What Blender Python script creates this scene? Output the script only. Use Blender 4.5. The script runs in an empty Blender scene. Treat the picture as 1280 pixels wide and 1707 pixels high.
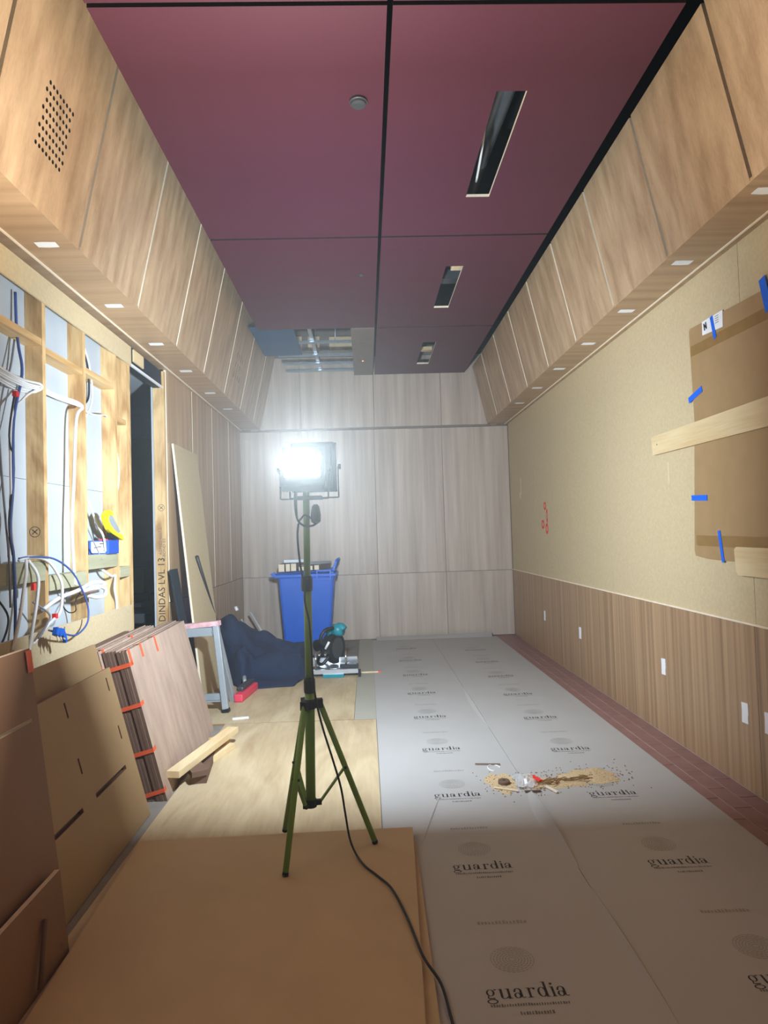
import bpy, bmesh, math, random
from mathutils import Vector, Matrix
from mathutils.geometry import tessellate_polygon
random.seed(7)
S = bpy.context.scene
C = S.collection

# ------------------------------------------------------------------ camera, world, exposure
cam_d = bpy.data.cameras.new('camera'); cam = bpy.data.objects.new('camera', cam_d); C.objects.link(cam); S.camera = cam
PITCH, YAW, ROLL, FPX, CAMH = 0.03508, 0.02816, -0.03099, 1080.0, 1.38
_f = Vector((math.sin(YAW)*math.cos(PITCH), math.cos(YAW)*math.cos(PITCH), math.sin(PITCH)))
_r = Vector((math.cos(YAW), -math.sin(YAW), 0)); _u = _r.cross(_f)
_c, _s = math.cos(ROLL), math.sin(ROLL)
_R, _U = _c*_r + _s*_u, -_s*_r + _c*_u
cam.matrix_world = Matrix(((_R.x, _U.x, -_f.x, 0), (_R.y, _U.y, -_f.y, 0), (_R.z, _U.z, -_f.z, CAMH), (0, 0, 0, 1)))
cam_d.sensor_fit = 'HORIZONTAL'; cam_d.sensor_width = 36.0; cam_d.lens = FPX/1280*36.0
cam_d.clip_start = 0.05; cam_d.clip_end = 100
W = bpy.data.worlds.new('world'); S.world = W; W.use_nodes = True
W.node_tree.nodes['Background'].inputs[0].default_value = (0.9, 0.95, 1, 1)
W.node_tree.nodes['Background'].inputs[1].default_value = 0.02
hz_n = W.node_tree.nodes.new('ShaderNodeVolumeScatter')      # thin haze added to imitate the lens glow around the lamp
hz_n.inputs['Density'].default_value = 0.0072; hz_n.inputs['Anisotropy'].default_value = 0.7; hz_n.inputs['Color'].default_value = (0.66, 0.83, 1.0, 1)
W.node_tree.links.new(hz_n.outputs[0], W.node_tree.nodes['World Output'].inputs['Volume'])
S.view_settings.view_transform = 'Standard'; S.view_settings.look = 'None'
S.view_settings.exposure = 0.0; S.view_settings.gamma = 1.0; S.view_settings.use_curve_mapping = False
S.cycles.use_light_tree = False; S.cycles.use_adaptive_sampling = True; S.cycles.adaptive_threshold = 0.03; S.cycles.max_bounces = 6; S.cycles.diffuse_bounces = 4; S.cycles.glossy_bounces = 2; S.cycles.transmission_bounces = 3; S.cycles.volume_bounces = 0
FRONT_POWER, FRONT_TINT = 2400.0, (1.0, 0.96, 0.88)
BACK_POWER, BACK_TINT = 3000.0, (0.79, 0.93, 1.07)

# ------------------------------------------------------------------ materials
def lin(h):
    h = h.lstrip('#'); o = []
    for i in (0, 2, 4):
        v = int(h[i:i+2], 16)/255; o.append(v/12.92 if v <= 0.04045 else ((v+0.055)/1.055)**2.4)
    return (o[0], o[1], o[2], 1)
def newmat(n):
    m = bpy.data.materials.new(n); m.use_nodes = True
    nt = m.node_tree; b = nt.nodes['Principled BSDF']; return m, nt, b
def plain(n, col, rough=0.6, metal=0.0, var=0.06, scale=14, bump=0.0, coat=0.0):
    m, nt, b = newmat(n); N = nt.nodes; L = nt.links
    tc = N.new('ShaderNodeTexCoord'); no = N.new('ShaderNodeTexNoise'); no.inputs['Scale'].default_value = scale; no.inputs['Detail'].default_value = 4
    L.new(tc.outputs['Object'], no.inputs['Vector'])
    rp = N.new('ShaderNodeValToRGB'); c = lin(col)
    rp.color_ramp.elements[0].position = 0.3; rp.color_ramp.elements[1].position = 0.7
    rp.color_ramp.elements[0].color = tuple(max(0, v*(1-var)) for v in c[:3])+(1,); rp.color_ramp.elements[1].color = tuple(min(1, v*(1+var)) for v in c[:3])+(1,)
    L.new(no.outputs['Fac'], rp.inputs['Fac']); L.new(rp.outputs['Color'], b.inputs['Base Color'])
    b.inputs['Roughness'].default_value = rough; b.inputs['Metallic'].default_value = metal
    if coat: b.inputs['Coat Weight'].default_value = coat
    if bump:
        bp = N.new('ShaderNodeBump'); bp.inputs['Strength'].default_value = bump; bp.inputs['Distance'].default_value = 0.004
        L.new(no.outputs['Fac'], bp.inputs['Height']); L.new(bp.outputs['Normal'], b.inputs['Normal'])
    return m
def wood(n, dark, light, scale=(26, 26, 1.1), fine=(150, 150, 3), rough=0.5, swirl=0.0, knots=None, contrast=(0.32, 0.68)):
    m, nt, b = newmat(n); N = nt.nodes; L = nt.links
    tc = N.new('ShaderNodeTexCoord'); oi = N.new('ShaderNodeObjectInfo')
    mul = N.new('ShaderNodeVectorMath'); mul.operation = 'SCALE'; mul.inputs[0].default_value = (17.3, 31.1, 5.7); L.new(oi.outputs['Random'], mul.inputs['Scale'])
    ad = N.new('ShaderNodeVectorMath'); ad.operation = 'ADD'; L.new(tc.outputs['Object'], ad.inputs[0]); L.new(mul.outputs[0], ad.inputs[1])
    mp = N.new('ShaderNodeMapping'); mp.inputs['Scale'].default_value = scale; L.new(ad.outputs[0], mp.inputs['Vector'])
    n1 = N.new('ShaderNodeTexNoise'); n1.inputs['Scale'].default_value = 0.5; n1.inputs['Detail'].default_value = 3; n1.inputs['Distortion'].default_value = swirl
    L.new(mp.outputs[0], n1.inputs['Vector'])
    mp2 = N.new('ShaderNodeMapping'); mp2.inputs['Scale'].default_value = fine; L.new(ad.outputs[0], mp2.inputs['Vector'])
    n2 = N.new('ShaderNodeTexNoise'); n2.inputs['Scale'].default_value = 1.0; n2.inputs['Detail'].default_value = 2; L.new(mp2.outputs[0], n2.inputs['Vector'])
    mx = N.new('ShaderNodeMath'); mx.operation = 'MULTIPLY_ADD'; mx.inputs[1].default_value = 0.25
    sc = N.new('ShaderNodeMath'); sc.operation = 'MULTIPLY'; sc.inputs[1].default_value = 0.75
    L.new(n2.outputs['Fac'], mx.inputs[0]); L.new(n1.outputs['Fac'], sc.inputs[0]); L.new(sc.outputs[0], mx.inputs[2])
    rp = N.new('ShaderNodeValToRGB'); rp.color_ramp.elements[0].position = contrast[0]; rp.color_ramp.elements[1].position = contrast[1]
    rp.color_ramp.elements[0].color = lin(dark); rp.color_ramp.elements[1].color = lin(light)
    L.new(mx.outputs[0], rp.inputs['Fac'])
    out = rp.outputs['Color']
    if knots:
        mk = N.new('ShaderNodeMapping'); mk.inputs['Scale'].default_value = knots; L.new(ad.outputs[0], mk.inputs['Vector'])
        vo = N.new('ShaderNodeTexVoronoi'); vo.inputs['Scale'].default_value = 1.0; L.new(mk.outputs[0], vo.inputs['Vector'])
        kr = N.new('ShaderNodeValToRGB'); kr.color_ramp.elements[0].position = 0.04; kr.color_ramp.elements[1].position = 0.13
        kr.color_ramp.elements[0].color = (0.18, 0.08, 0.03, 1); kr.color_ramp.elements[1].color = (1, 1, 1, 1)
        L.new(vo.outputs['Distance'], kr.inputs['Fac'])
        mm = N.new('ShaderNodeMix'); mm.data_type = 'RGBA'; mm.blend_type = 'MULTIPLY'; mm.inputs[0].default_value = 0.8
        L.new(out, mm.inputs[6]); L.new(kr.outputs['Color'], mm.inputs[7]); out = mm.outputs[2]
    L.new(out, b.inputs['Base Color']); b.inputs['Roughness'].default_value = rough
    return m
def emit(n, col, st):
    m, nt, b = newmat(n); b.inputs['Base Color'].default_value = (0.8, 0.8, 0.8, 1)
    b.inputs['Emission Color'].default_value = tuple(col)+(1,); b.inputs['Emission Strength'].default_value = st; return m

V = '#b08a66'
M = {
 'veneer': wood('oak_veneer', '#a18363', '#c9aa86', rough=0.38),
 'veneer_x': wood('oak_veneer_cross', '#9c7d5e', '#b99a78', scale=(1.1, 26, 26), fine=(3, 150, 150), rough=0.38),
 'wains': wood('reeded_oak_veneer', '#8d7054', '#bd9c78', scale=(1, 60, 0.5), fine=(1, 260, 1.5), rough=0.42),
 'veneer_veil': wood('oak_veneer_veiled', '#a89789', '#c8b8a8', rough=0.42),  # same oak veneer, with the lamp's cool veil greyed into the colour
 'edge': plain('raw_board_edge', '#efe0c6', 0.7),
 'mdf': plain('mdf', '#c4ab84', 0.6, var=0.05, scale=5),
 'mdf_l': plain('mdf_leaning', '#a3865f', 0.6, var=0.05, scale=5),
 'mdf_dark': plain('mdf_brown', '#8a664a', 0.6, var=0.06, scale=4),
 'mdf_wall': plain('particle_board', '#cab791', 0.75, var=0.07, scale=60, bump=0.15),
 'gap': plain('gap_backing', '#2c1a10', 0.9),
 'black': plain('black_void', '#0a0a0d', 0.9, var=0.02),
 'red': plain('burgundy_laminate', '#512333', 0.5, var=0.03, scale=40),
 'red_edge': plain('dark_panel_edge', '#241418', 0.8),
 'concrete': plain('concrete', '#8d877e', 0.85, var=0.12, scale=9, bump=0.2),
 'tile': plain('oxblood_tile', '#96706b', 0.42, var=0.14, scale=9),
 'grout': plain('grout', '#d9cdc3', 0.9, var=0.1),
 'sheet': plain('floor_board_grey', '#b4b2af', 0.55, var=0.03, scale=3),
 'strip': plain('floor_strip_greygreen', '#adab9d', 0.6, var=0.04, scale=4),
 'print': plain('print_black', '#2b2a2b', 0.7), 'print_mid': plain('print_grey', '#6e6a66', 0.7), 'print_pale': plain('print_pale', '#98928b', 0.7),
 'ply': wood('plywood', '#ad9674', '#cbb995', scale=(9, 2.0, 9), fine=(60, 6, 60), swirl=1.6, rough=0.6, contrast=(0.3, 0.62)),
 'ply_edge': plain('plywood_edge', '#8c6a45', 0.8),
 'plaster': plain('plasterboard', '#b3babf', 0.8, var=0.05, scale=6),
 'stud': wood('pine', '#ad8250', '#dfbc85', scale=(7, 7, 2.6), fine=(70, 70, 6), swirl=2.4, knots=(6, 6, 2.6), rough=0.6, contrast=(0.36, 0.60)),
 'stud_y': wood('pine_lengthwise', '#b58a52', '#d8b57f', scale=(14, 1.6, 14), fine=(90, 4, 90), swirl=1.6, knots=(7, 2.4, 7), rough=0.6, contrast=(0.36, 0.6)),
 'treated': wood('treated_pine', '#8d8d72', '#b9b495', scale=(14, 1.6, 14), fine=(90, 4, 90), swirl=1.2, rough=0.65),
 'navy': plain('navy_paint', '#2b4d70', 0.7, var=0.03),
 'white': plain('white_plastic', '#e9eaec', 0.45, var=0.02), 'paper': plain('white_paper', '#f2f4f6', 0.7, var=0.03),
 'cable_w': plain('white_cable', '#e6e6e4', 0.45), 'cable_g': plain('grey_cable', '#7d7f86', 0.5), 'cable_b': plain('blue_cable', '#3f5a9c', 0.45), 'cable_k': plain('black_cable', '#18181b', 0.5),
 'blue': plain('bin_blue', '#0863da', 0.45, var=0.05, scale=6), 'blue_c': plain('connector_blue', '#1466d8', 0.4),
 'card': plain('cardboard', '#a98a60', 0.75, var=0.04, scale=10), 'cardtape': plain('brown_parcel_tape', '#987848', 0.4),
 'btape': plain('blue_masking_tape', '#1a6df0', 0.55), 'otape': plain('orange_tape', '#e8613a', 0.5, var=0.08),
 'pine_pale': wood('pale_batten', '#d3b583', '#ecd9b0', scale=(14, 1.6, 14), fine=(90, 4, 90), rough=0.6),
 'green': plain('green_powder_coat', '#76a23e', 0.4, var=0.03), 'blk': plain('black_plastic', '#17181c', 0.5), 'blk_s': plain('black_rubber', '#101014', 0.75),
 'alu': plain('aluminium', '#c3c7cc', 0.32, metal=0.9), 'galv': plain('galvanised_steel', '#aeb8c0', 0.35, metal=0.8), 'zinc': plain('sawhorse_grey', '#a7afb4', 0.4, metal=0.3),
 'teal': plain('tool_teal', '#0f7f8c', 0.4), 'pink': plain('pink_red_plastic', '#e0465c', 0.5), 'pinkw': plain('worn_red_white_top', '#dcaeb0', 0.6, var=0.25, scale=20),
 'cloth': plain('navy_black_cloth', '#212e4a', 0.9, var=0.12, scale=30), 'ylw': plain('yellow_plastic', '#f2dc1c', 0.4), 'boxblue': plain('box_blue', '#1d4fae', 0.5),
 'redm': plain('red_marking_paint', '#f0322e', 0.6), 'chrome': plain('chrome', '#d0d4d8', 0.15, metal=1.0),
 'rod': plain('bright_rod', '#d8dce0', 0.4, metal=0.2), 'navy_d': plain('dark_navy', '#14222f', 0.7), 'navy_l': plain('adjacent_navy', '#3d6a92', 0.7),
 'dust': plain('sawdust', '#c9b087', 0.95, var=0.25, scale=120, bump=0.3), 'dust_d': plain('wood_shavings', '#8a6840', 0.9, var=0.3, scale=60),
 'veneer_b': wood('bundle_veneer', '#a48b7b', '#c2a895', rough=0.45), 'groove': plain('grey_groove', '#7d7168', 0.7),
 'brown': plain('offcut_brown', '#6d5344', 0.7), 'grey': plain('dark_grey_metal', '#55595d', 0.4, metal=0.5),
}
m, nt, b = newmat('clear_plastic'); b.inputs['Base Color'].default_value = (0.9, 0.92, 0.95, 1); b.inputs['Roughness'].default_value = 0.12
b.inputs['Transmission Weight'].default_value = 0.6; b.inputs['IOR'].default_value = 1.3; M['plastic'] = m
M['led_f'] = emit('led_panel_front', FRONT_TINT, FRONT_POWER); M['led_b'] = emit('led_panel_rear', BACK_TINT, BACK_POWER)
M['led_red'] = emit('red_indicator', (1.0, 0.08, 0.05), 6.0)

# ------------------------------------------------------------------ helpers (geometry given in world metres)
BASE = {}
def base_of(o): return BASE.get(o.name, Vector((0, 0, 0))) if o else Vector((0, 0, 0))
def tag(o, label=None, cat=None, group=None, kind=None):
    if label: o['label'] = label
    if cat: o['category'] = cat
    if group: o['group'] = group
    if kind: o['kind'] = kind
    return o
def thing(name, loc, label=None, cat=None, group=None, kind=None):
    o = bpy.data.objects.new(name, None); C.objects.link(o); o.location = loc; o.empty_display_size = 0.05
    BASE[o.name] = Vector(loc); return tag(o, label, cat, group, kind)
def obj(name, verts, faces, mat, parent=None, smooth=False, mats=None, fm=None, bevel=0):
    vs = [Vector(v) for v in verts]
    if parent: off = base_of(parent)
    else:
        xs = [v.x for v in vs]; ys = [v.y for v in vs]; zs = [v.z for v in vs]
        off = Vector(((min(xs)+max(xs))/2, (min(ys)+max(ys))/2, min(zs)))
    me = bpy.data.meshes.new(name); me.from_pydata([v-off for v in vs], [], faces)
    for mm in (mats or [mat]): me.materials.append(M[mm])
    if fm: me.polygons.foreach_set('material_index', fm)
    bm = bmesh.new(); bm.from_mesh(me); bmesh.ops.recalc_face_normals(bm, faces=bm.faces); bm.to_mesh(me); bm.free()
    if smooth: me.polygons.foreach_set('use_smooth', [True]*len(me.polygons))
    o = bpy.data.objects.new(name, me); C.objects.link(o)
    if parent: o.parent = parent
    else: o.location = off
    BASE[o.name] = off
    if bevel:
        md = o.modifiers.new('bevel', 'BEVEL'); md.width = bevel; md.segments = 2; md.limit_method = 'ANGLE'
    return o
def piece(name, src, delta, parent):                       # a copy of a piece sharing its mesh, moved by delta
    o = src.copy(); o.name = name; C.objects.link(o); o.parent = parent; o.location = src.location+Vector(delta)
    BASE[o.name] = base_of(parent); return o
HEXF = [(0, 3, 2, 1), (4, 5, 6, 7), (0, 1, 5, 4), (1, 2, 6, 5), (2, 3, 7, 6), (3, 0, 4, 7)]
def hexv(x, y, z): return [(x[0], y[0], z[0]), (x[1], y[0], z[0]), (x[1], y[1], z[0]), (x[0], y[1], z[0]), (x[0], y[0], z[1]), (x[1], y[0], z[1]), (x[1], y[1], z[1]), (x[0], y[1], z[1])]
def box(name, x, y, z, mat, parent=None, bevel=0, mats=None, fm=None): return obj(name, hexv(x, y, z), HEXF, mat, parent, bevel=bevel, mats=mats, fm=fm)
class MB:
    def __init__(s): s.v = []; s.f = []
    def add(s, v, f):
        n = len(s.v); s.v += [Vector(p) for p in v]; s.f += [tuple(i+n for i in q) for q in f]; return s
    def box(s, x, y, z): return s.add(hexv(x, y, z), HEXF)
    def obox(s, c, size, R):
        c = Vector(c); return s.add([c + R @ Vector((a*size[0]/2, b_*size[1]/2, d*size[2]/2)) for d in (-1, 1) for (a, b_) in ((-1, -1), (1, -1), (1, 1), (-1, 1))], HEXF)
    def bar(s, a, b_, w, h, up=(0, 0, 1)):
        a, b_ = Vector(a), Vector(b_); d = (b_-a).normalized(); u = Vector(up)
        if abs(d.dot(u)) > 0.95: u = Vector((0, 1, 0))
        sd = d.cross(u).normalized(); u = sd.cross(d)
        return s.add([p + sx*sd*w/2 + sz*u*h/2 for p in (a, b_) for (sx, sz) in ((-1, -1), (1, -1), (1, 1), (-1, 1))], HEXF)
    def tube(s, pts, r, n=8, sub=0, cap=True):
        P = [Vector(p) for p in pts]
        if sub and len(P) > 2:
            Q = []
            for i in range(len(P)-1):
                p0, p1, p2, p3 = P[max(i-1, 0)], P[i], P[i+1], P[min(i+2, len(P)-1)]
                for k in range(sub):
                    t = k/sub; Q.append(0.5*((2*p1)+(-p0+p2)*t+(2*p0-5*p1+4*p2-p3)*t*t+(-p0+3*p1-3*p2+p3)*t**3))
            Q.append(P[-1]); P = Q
        rr = r if isinstance(r, (list, tuple)) else [r]*len(P)
        if len(rr) != len(P): rr = [rr[0]]*len(P)
        v = []; f = []; nrm = None
        for i, p in enumerate(P):
            d = (P[min(i+1, len(P)-1)]-P[max(i-1, 0)]).normalized()
            if nrm is None: nrm = d.orthogonal().normalized()
            nrm = (nrm - d*nrm.dot(d)); nrm = nrm.normalized() if nrm.length > 1e-6 else d.orthogonal().normalized()
            bn = d.cross(nrm)
            v += [p + rr[i]*(math.cos(2*math.pi*k/n)*nrm + math.sin(2*math.pi*k/n)*bn) for k in range(n)]
        for i in range(len(P)-1):
            for k in range(n): f.append((i*n+k, i*n+(k+1) % n, (i+1)*n+(k+1) % n, (i+1)*n+k))
        if cap: f += [tuple(range(n))[::-1], tuple((len(P)-1)*n+k for k in range(n))]
        return s.add(v, f)
    def build(s, name, mat, parent=None, smooth=False, bevel=0): return obj(name, s.v, s.f, mat, parent, smooth, bevel=bevel)
def tube(name, pts, r, mat, parent=None, n=8, sub=0): return MB().tube(pts, r, n, sub).build(name, mat, parent, True)
def plate(name, outline, holes, O, U, Vv, N, t, mat, parent=None, side=None, bevel=0, hside=None):
    """flat sheet with holes: 2D outline in (U,V) from O, thickness t along -N (front face on the plane)"""
    O, U, Vv, N = Vector(O), Vector(U), Vector(Vv), Vector(N)
    loops = [outline]+list(holes); pts = [p for l in loops for p in l]; n = len(pts)
    tris = tessellate_polygon([[Vector((p[0], p[1], 0)) for p in l] for l in loops])
    v = [O+U*p[0]+Vv*p[1] for p in pts]; v += [q-N*t for q in v]
    f = [tuple(q) for q in tris]+[tuple(i+n for i in q)[::-1] for q in tris]; fm = [0]*len(f); k = 0
    for li, l in enumerate(loops):
        for i in range(len(l)): f.append((k+i, k+(i+1) % len(l), n+k+(i+1) % len(l), n+k+i)); fm.append(2 if (hside and li) else 1 if side else 0)
        k += len(l)
    return obj(name, v, f, mat, parent, mats=[mat, side or mat, hside or mat], fm=fm, bevel=bevel)
def rect(a0, a1, b0, b1): return [(a0, b0), (a1, b0), (a1, b1), (a0, b1)]
def circ(cx, cy, r, n=10, ry=None): return [(cx+r*math.cos(2*math.pi*k/n), cy+(ry or r)*math.sin(2*math.pi*k/n)) for k in range(n)]
def lathe(name, prof, c, mat, parent=None, n=20, axis='z'):
    v = []; f = []
    for (r, h) in prof:
        for k in range(n):
            a = 2*math.pi*k/n; p = (r*math.cos(a), r*math.sin(a), h)
            p = {'z': p, 'x': (p[2], p[0], p[1]), 'y': (p[0], p[2], p[1])}[axis]; v.append(Vector(c)+Vector(p))
    for i in range(len(prof)-1):
        for k in range(n): f.append((i*n+k, i*n+(k+1) % n, (i+1)*n+(k+1) % n, (i+1)*n+k))
    f += [tuple(range(n))[::-1], tuple((len(prof)-1)*n+k for k in range(n))]
    return obj(name, v, f, mat, parent, smooth=False)
def lettering(name, text, size, O, U, Vv, mat, parent):    # flat printed text in the (U,V) plane at O
    cu = bpy.data.curves.new('t', 'FONT'); cu.body = text; cu.size = size; cu.resolution_u = 2
    to = bpy.data.objects.new('t', cu); C.objects.link(to); dg = bpy.context.evaluated_depsgraph_get()
    me = to.evaluated_get(dg).to_mesh(); O, U, Vv = Vector(O), Vector(U), Vector(Vv)
    v = [O+U*p.co.x+Vv*p.co.y for p in me.vertices]; f = [tuple(p.vertices) for p in me.polygons]
    to.evaluated_get(dg).to_mesh_clear(); bpy.data.objects.remove(to); bpy.data.curves.remove(cu)
    return obj(name, v, f, mat, parent)

YB, YN = 8.65, -4.5            # back wall face, room end behind the viewpoint
XL, XR = -1.65, 1.945          # left and right wall faces
ZC, ZS = 3.525, 2.82           # ceiling underside, soffit underside

# ------------------------------------------------------------------ floor
floor = box('floor', (-3.7, 2.3), (YN-0.1, 9.0), (-0.12, -0.006), 'grout'); tag(floor, kind='structure')
tile0 = box('floor_tile', (0.003, 0.097), (0.003, 0.237), (-0.0058, -0.0025), 'tile', floor)
first = True
for r in range(3):
    y = 1.6+(0.12 if r % 2 else 0.0)
    while y < YB-0.05:
        d = (1.645+0.1*r, y, random.uniform(-0.0006, 0.0006))
        if first: tile0.location = Vector(tile0.location)+Vector(d); first = False; base_d = Vector(d)
        else: piece('floor_tile', tile0, Vector(d)-base_d, floor)
        y += 0.24
slab = box('floor_slab', (-1.75, 1.64), (YN, YB), (-0.0059, -0.0005), 'concrete', floor)

# ------------------------------------------------------------------ back wall
wb = box('wall_back', (-3.7, 2.3), (YB+0.02, YB+0.12), (-0.1, 4.25), 'groove'); tag(wb, kind='structure')
def bpanel(x0, x1, z0, z1, proud=0.0): return box('wall_panel', (x0+0.003, x1-0.003), (YB-proud, YB+0.019), (z0+0.003, z1-0.003), 'veneer_veil', wb, mats=['veneer_veil', 'edge'], fm=[1, 1, 0, 1, 1, 1])
for (x0, x1) in ((-1.65, -0.83), (-0.83, 0.14), (0.14, 1.05), (1.05, 1.945)):
    bpanel(x0, x1, 0.0, 0.862, 0.002); bpanel(x0, x1, 0.862, 2.80)
for (x0, x1) in ((-1.5, -0.83), (-0.83, 0.15), (0.15, 1.05), (1.05, 1.8)): bpanel(x0, x1, 2.82, 3.78, 0.035)
box('grey_strip', (-1.4, 1.7), (YB-0.034, YB+0.018), (2.795, 2.82), 'groove', wb)  # grey strip below the upper panels

# ------------------------------------------------------------------ right wall
wr = box('wall_right', (XR+0.03, XR+0.13), (YN, YB+0.02), (-0.1, 4.25), 'gap'); tag(wr, kind='structure')
ys = [YN, -2.1, -0.9, 0.3, 1.5, 3.235, 5.12, 6.1, 7.4, YB]
for a, b_ in zip(ys[:-1], ys[1:]): box('wall_board', (XR+0.006, XR+0.029), (a+0.0015, b_-0.0015), (0.872, 2.85), 'mdf_wall', wr)
ys = [YN, -1.75, -0.5, 0.75, 2.0, 3.24, 5.45, 6.6, YB]
for a, b_ in zip(ys[:-1], ys[1:]): box('wainscot_panel', (XR, XR+0.029), (a+0.0015, b_-0.0015), (0.0, 0.86), 'wains', wr)
box('wainscot_cap', (XR-0.006, XR+0.029), (YN, YB), (0.861, 0.872), 'edge', wr)
for (y, z) in ((7.155, 0.432), (5.968, 0.419), (4.284, 0.449), (3.362, 0.394), (3.165, 0.395)):   # paper labels over the outlets
    plate('outlet_label', [(-0.03, -0.055), (0.028, -0.052), (0.026, -0.02), (0.032, 0.0), (0.03, 0.055), (-0.028, 0.05), (-0.026, 0.01)], [], (XR-0.002, y, z), (0, -1, 0), (0, 0, 1), (-1, 0, 0), 0.0015, 'paper', wr)
mk = MB()
for (y, z, ry, rz) in ((7.0, 1.64, 0.05, 0.045), (6.93, 1.53, 0.03, 0.08), (7.1, 1.44, 0.06, 0.05), (6.95, 1.39, 0.05, 0.06)):
    a = circ(y, z, ry, 14, rz); bq = circ(y, z, ry*0.55, 14, rz*0.5)
    mk.add([(XR+0.0045, p[0], p[1]) for p in a]+[(XR+0.0045, p[0], p[1]) for p in bq], [(i, (i+1) % 14, 14+(i+1) % 14, 14+i) for i in range(14)])
mk.build('spray_mark', 'redm', wr)
for (y, z, h) in ((8.05, 1.94, 0.2), (8.1, 1.82, 0.07), (4.10, 1.72, 0.14)):
    box('chalk_mark', (XR+0.0045, XR+0.006), (y-(0.004 if y > 5 else 0.0015), y+(0.004 if y > 5 else 0.0015)), (z-h/2, z+h/2), 'edge', wr)

# ------------------------------------------------------------------ bulkheads (sloping fascia + soffit)
FS = 0.222
def bulkhead(name, sg, xe, xt, xw, ztop, joints, labels, lx):
    t = thing(name, (xe, 3, ZS), kind='structure')
    # backing behind the panel gaps
    k = 0.02*sg
    obj('fascia_backing', [(xe+k+(-sg)*FS*0, YN, ZS+0.02), (xe+k, YB, ZS+0.02), (xe+k-sg*FS*(ztop-ZS), YB, ztop), (xe+k-sg*FS*(ztop-ZS), YN, ztop),
        (xe+2*k, YN, ZS+0.02), (xe+2*k, YB, ZS+0.02), (xe+2*k-sg*FS*(ztop-ZS), YB, ztop), (xe+2*k-sg*FS*(ztop-ZS), YN, ztop)], HEXF, 'black' if sg < 0 else 'gap', t)
    js = [YN]+joints+[YB-0.036]
    for a, b_ in zip(js[:-1], js[1:]):
        ln = (ztop-ZS)*math.hypot(1, FS); uv = Vector((-sg*FS, 0, 1)).normalized(); nn = Vector((-sg, 0, -FS)).normalized()
        holes = []
        if sg < 0 and a < 2.7 < b_:
            for i in range(8):
                for j in range(8):
                    yy = 2.655+0.205*i/7+(0.0145 if j % 2 else 0); zz = (3.045+0.26*j/7-ZS)*math.hypot(1, FS)
                    holes.append(circ(yy, zz, 0.0095, 8))
        if sg < 0 and a < 6.8 < b_:
            for i in range(4):
                for j in range(3): holes.append(rect(6.62+0.09*i, 6.635+0.09*i, 0.23+0.1*j, 0.29+0.1*j))
        plate('fascia_panel', rect(a+0.011, b_-0.011, 0.001, ln), holes, (xe, 0, ZS), (0, 1, 0), uv, nn, 0.018, 'veneer', t, side='edge', hside='gap')
    x0, x1 = sorted((xe, xt)); sb = box('soffit_board', (x0, x1), (YN, YB-0.036), (ZS, ZS+0.018), 'veneer_x', t)
    x0, x1 = sorted((xt, xt+sg*0.011)); box('edge_strip', (x0, x1), (YN, YB-0.036), (ZS-0.006, ZS+0.018), 'edge', t)
    x0, x1 = sorted((xt+sg*0.011, xw)); box('soffit_infill', (x0, x1), (YN, YB-0.001), (ZS+0.004, ZS+0.018), 'veneer_x', t)
    for y in labels:
        plate('paper_label', [(-0.05, -0.027), (-0.01, -0.03), (0.05, -0.026), (0.047, 0.027), (0.0, 0.031), (-0.052, 0.026)], [], (lx, y, ZS-0.0015), (1, 0, 0), (0, 1, 0), (0, 0, -1), 0.001, 'paper', t)
    return t
bulkhead('trim_1', 1, 1.665, 1.895, XR+0.029, 3.60, [-3.43, -2.67, -1.91, -1.15, -0.39, 0.37, 1.12, 1.875, 2.633, 3.392, 4.152, 4.912, 5.67, 6.43, 7.19, 7.95], [2.712, 3.455, 4.222, 4.96, 5.725, 6.48, 7.235], 1.776)
bulkhead('trim_2', -1, -1.365, -1.61, -1.70, 3.78, [-4.1, -3.31, -2.5, -1.69, -0.88, -0.07, 0.74, 1.55, 2.36, 3.165, 3.98, 4.79, 5.59, 6.40, 7.21, 8.03], [3.10, 3.93, 4.72, 5.50, 6.35, 7.15], -1.488)

# ------------------------------------------------------------------ ceiling
ce = box('ceiling', (-3.8, 2.3), (YN-0.1, YB+0.12), (4.25, 4.35), 'black'); tag(ce, kind='structure')
box('void_side', (XR+0.02, XR+0.03), (YN, YB), (ZS+0.03, 4.25), 'black', ce); box('void_side', (-1.74, -1.73), (YN, YB), (ZS+0.05, 4.25), 'black', ce)
CY = [-3.61, -1.56, 0.49, 2.54, 4.595, 6.645]
def cpanel(x0, x1, y0, y1, slots=()):
    plate('ceiling_panel', rect(x0, x1, y0, y1), [rect(*s) for s in slots], (0, 0, ZC), (1, 0, 0), (0, 1, 0), (0, 0, -1), 0.018, 'red', ce, side='red_edge', hside='edge')
SL = {3: [(0.70, 0.85, 3.07, 4.06)], 4: [(0.705, 0.845, 5.13, 6.085)], 5: [(0.70, 0.848, 7.19, 8.11)]}
for i, y in enumerate(CY):
    y1 = CY[i+1] if i < 5 else YB-0.04
    if i < 5: cpanel(-1.056, 0.148, y+0.011, y1-0.011)
    cpanel(0.172, 1.378, y+0.011, y1-0.011, SL.get(i, ()))
box('blank_board', (-0.10, 0.148), (6.665, YB-0.04), (ZC, ZC+0.013), 'groove', ce)
box('dark_backing', (-1.15, -0.70), (6.66, 7.7), (ZC+0.03, ZC+0.04), 'navy', ce)
lathe('indicator', [(0.008, 0), (0.008, 0.006)], (0.02, 7.9, ZC-0.006), 'led_red', ce, 10)
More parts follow.
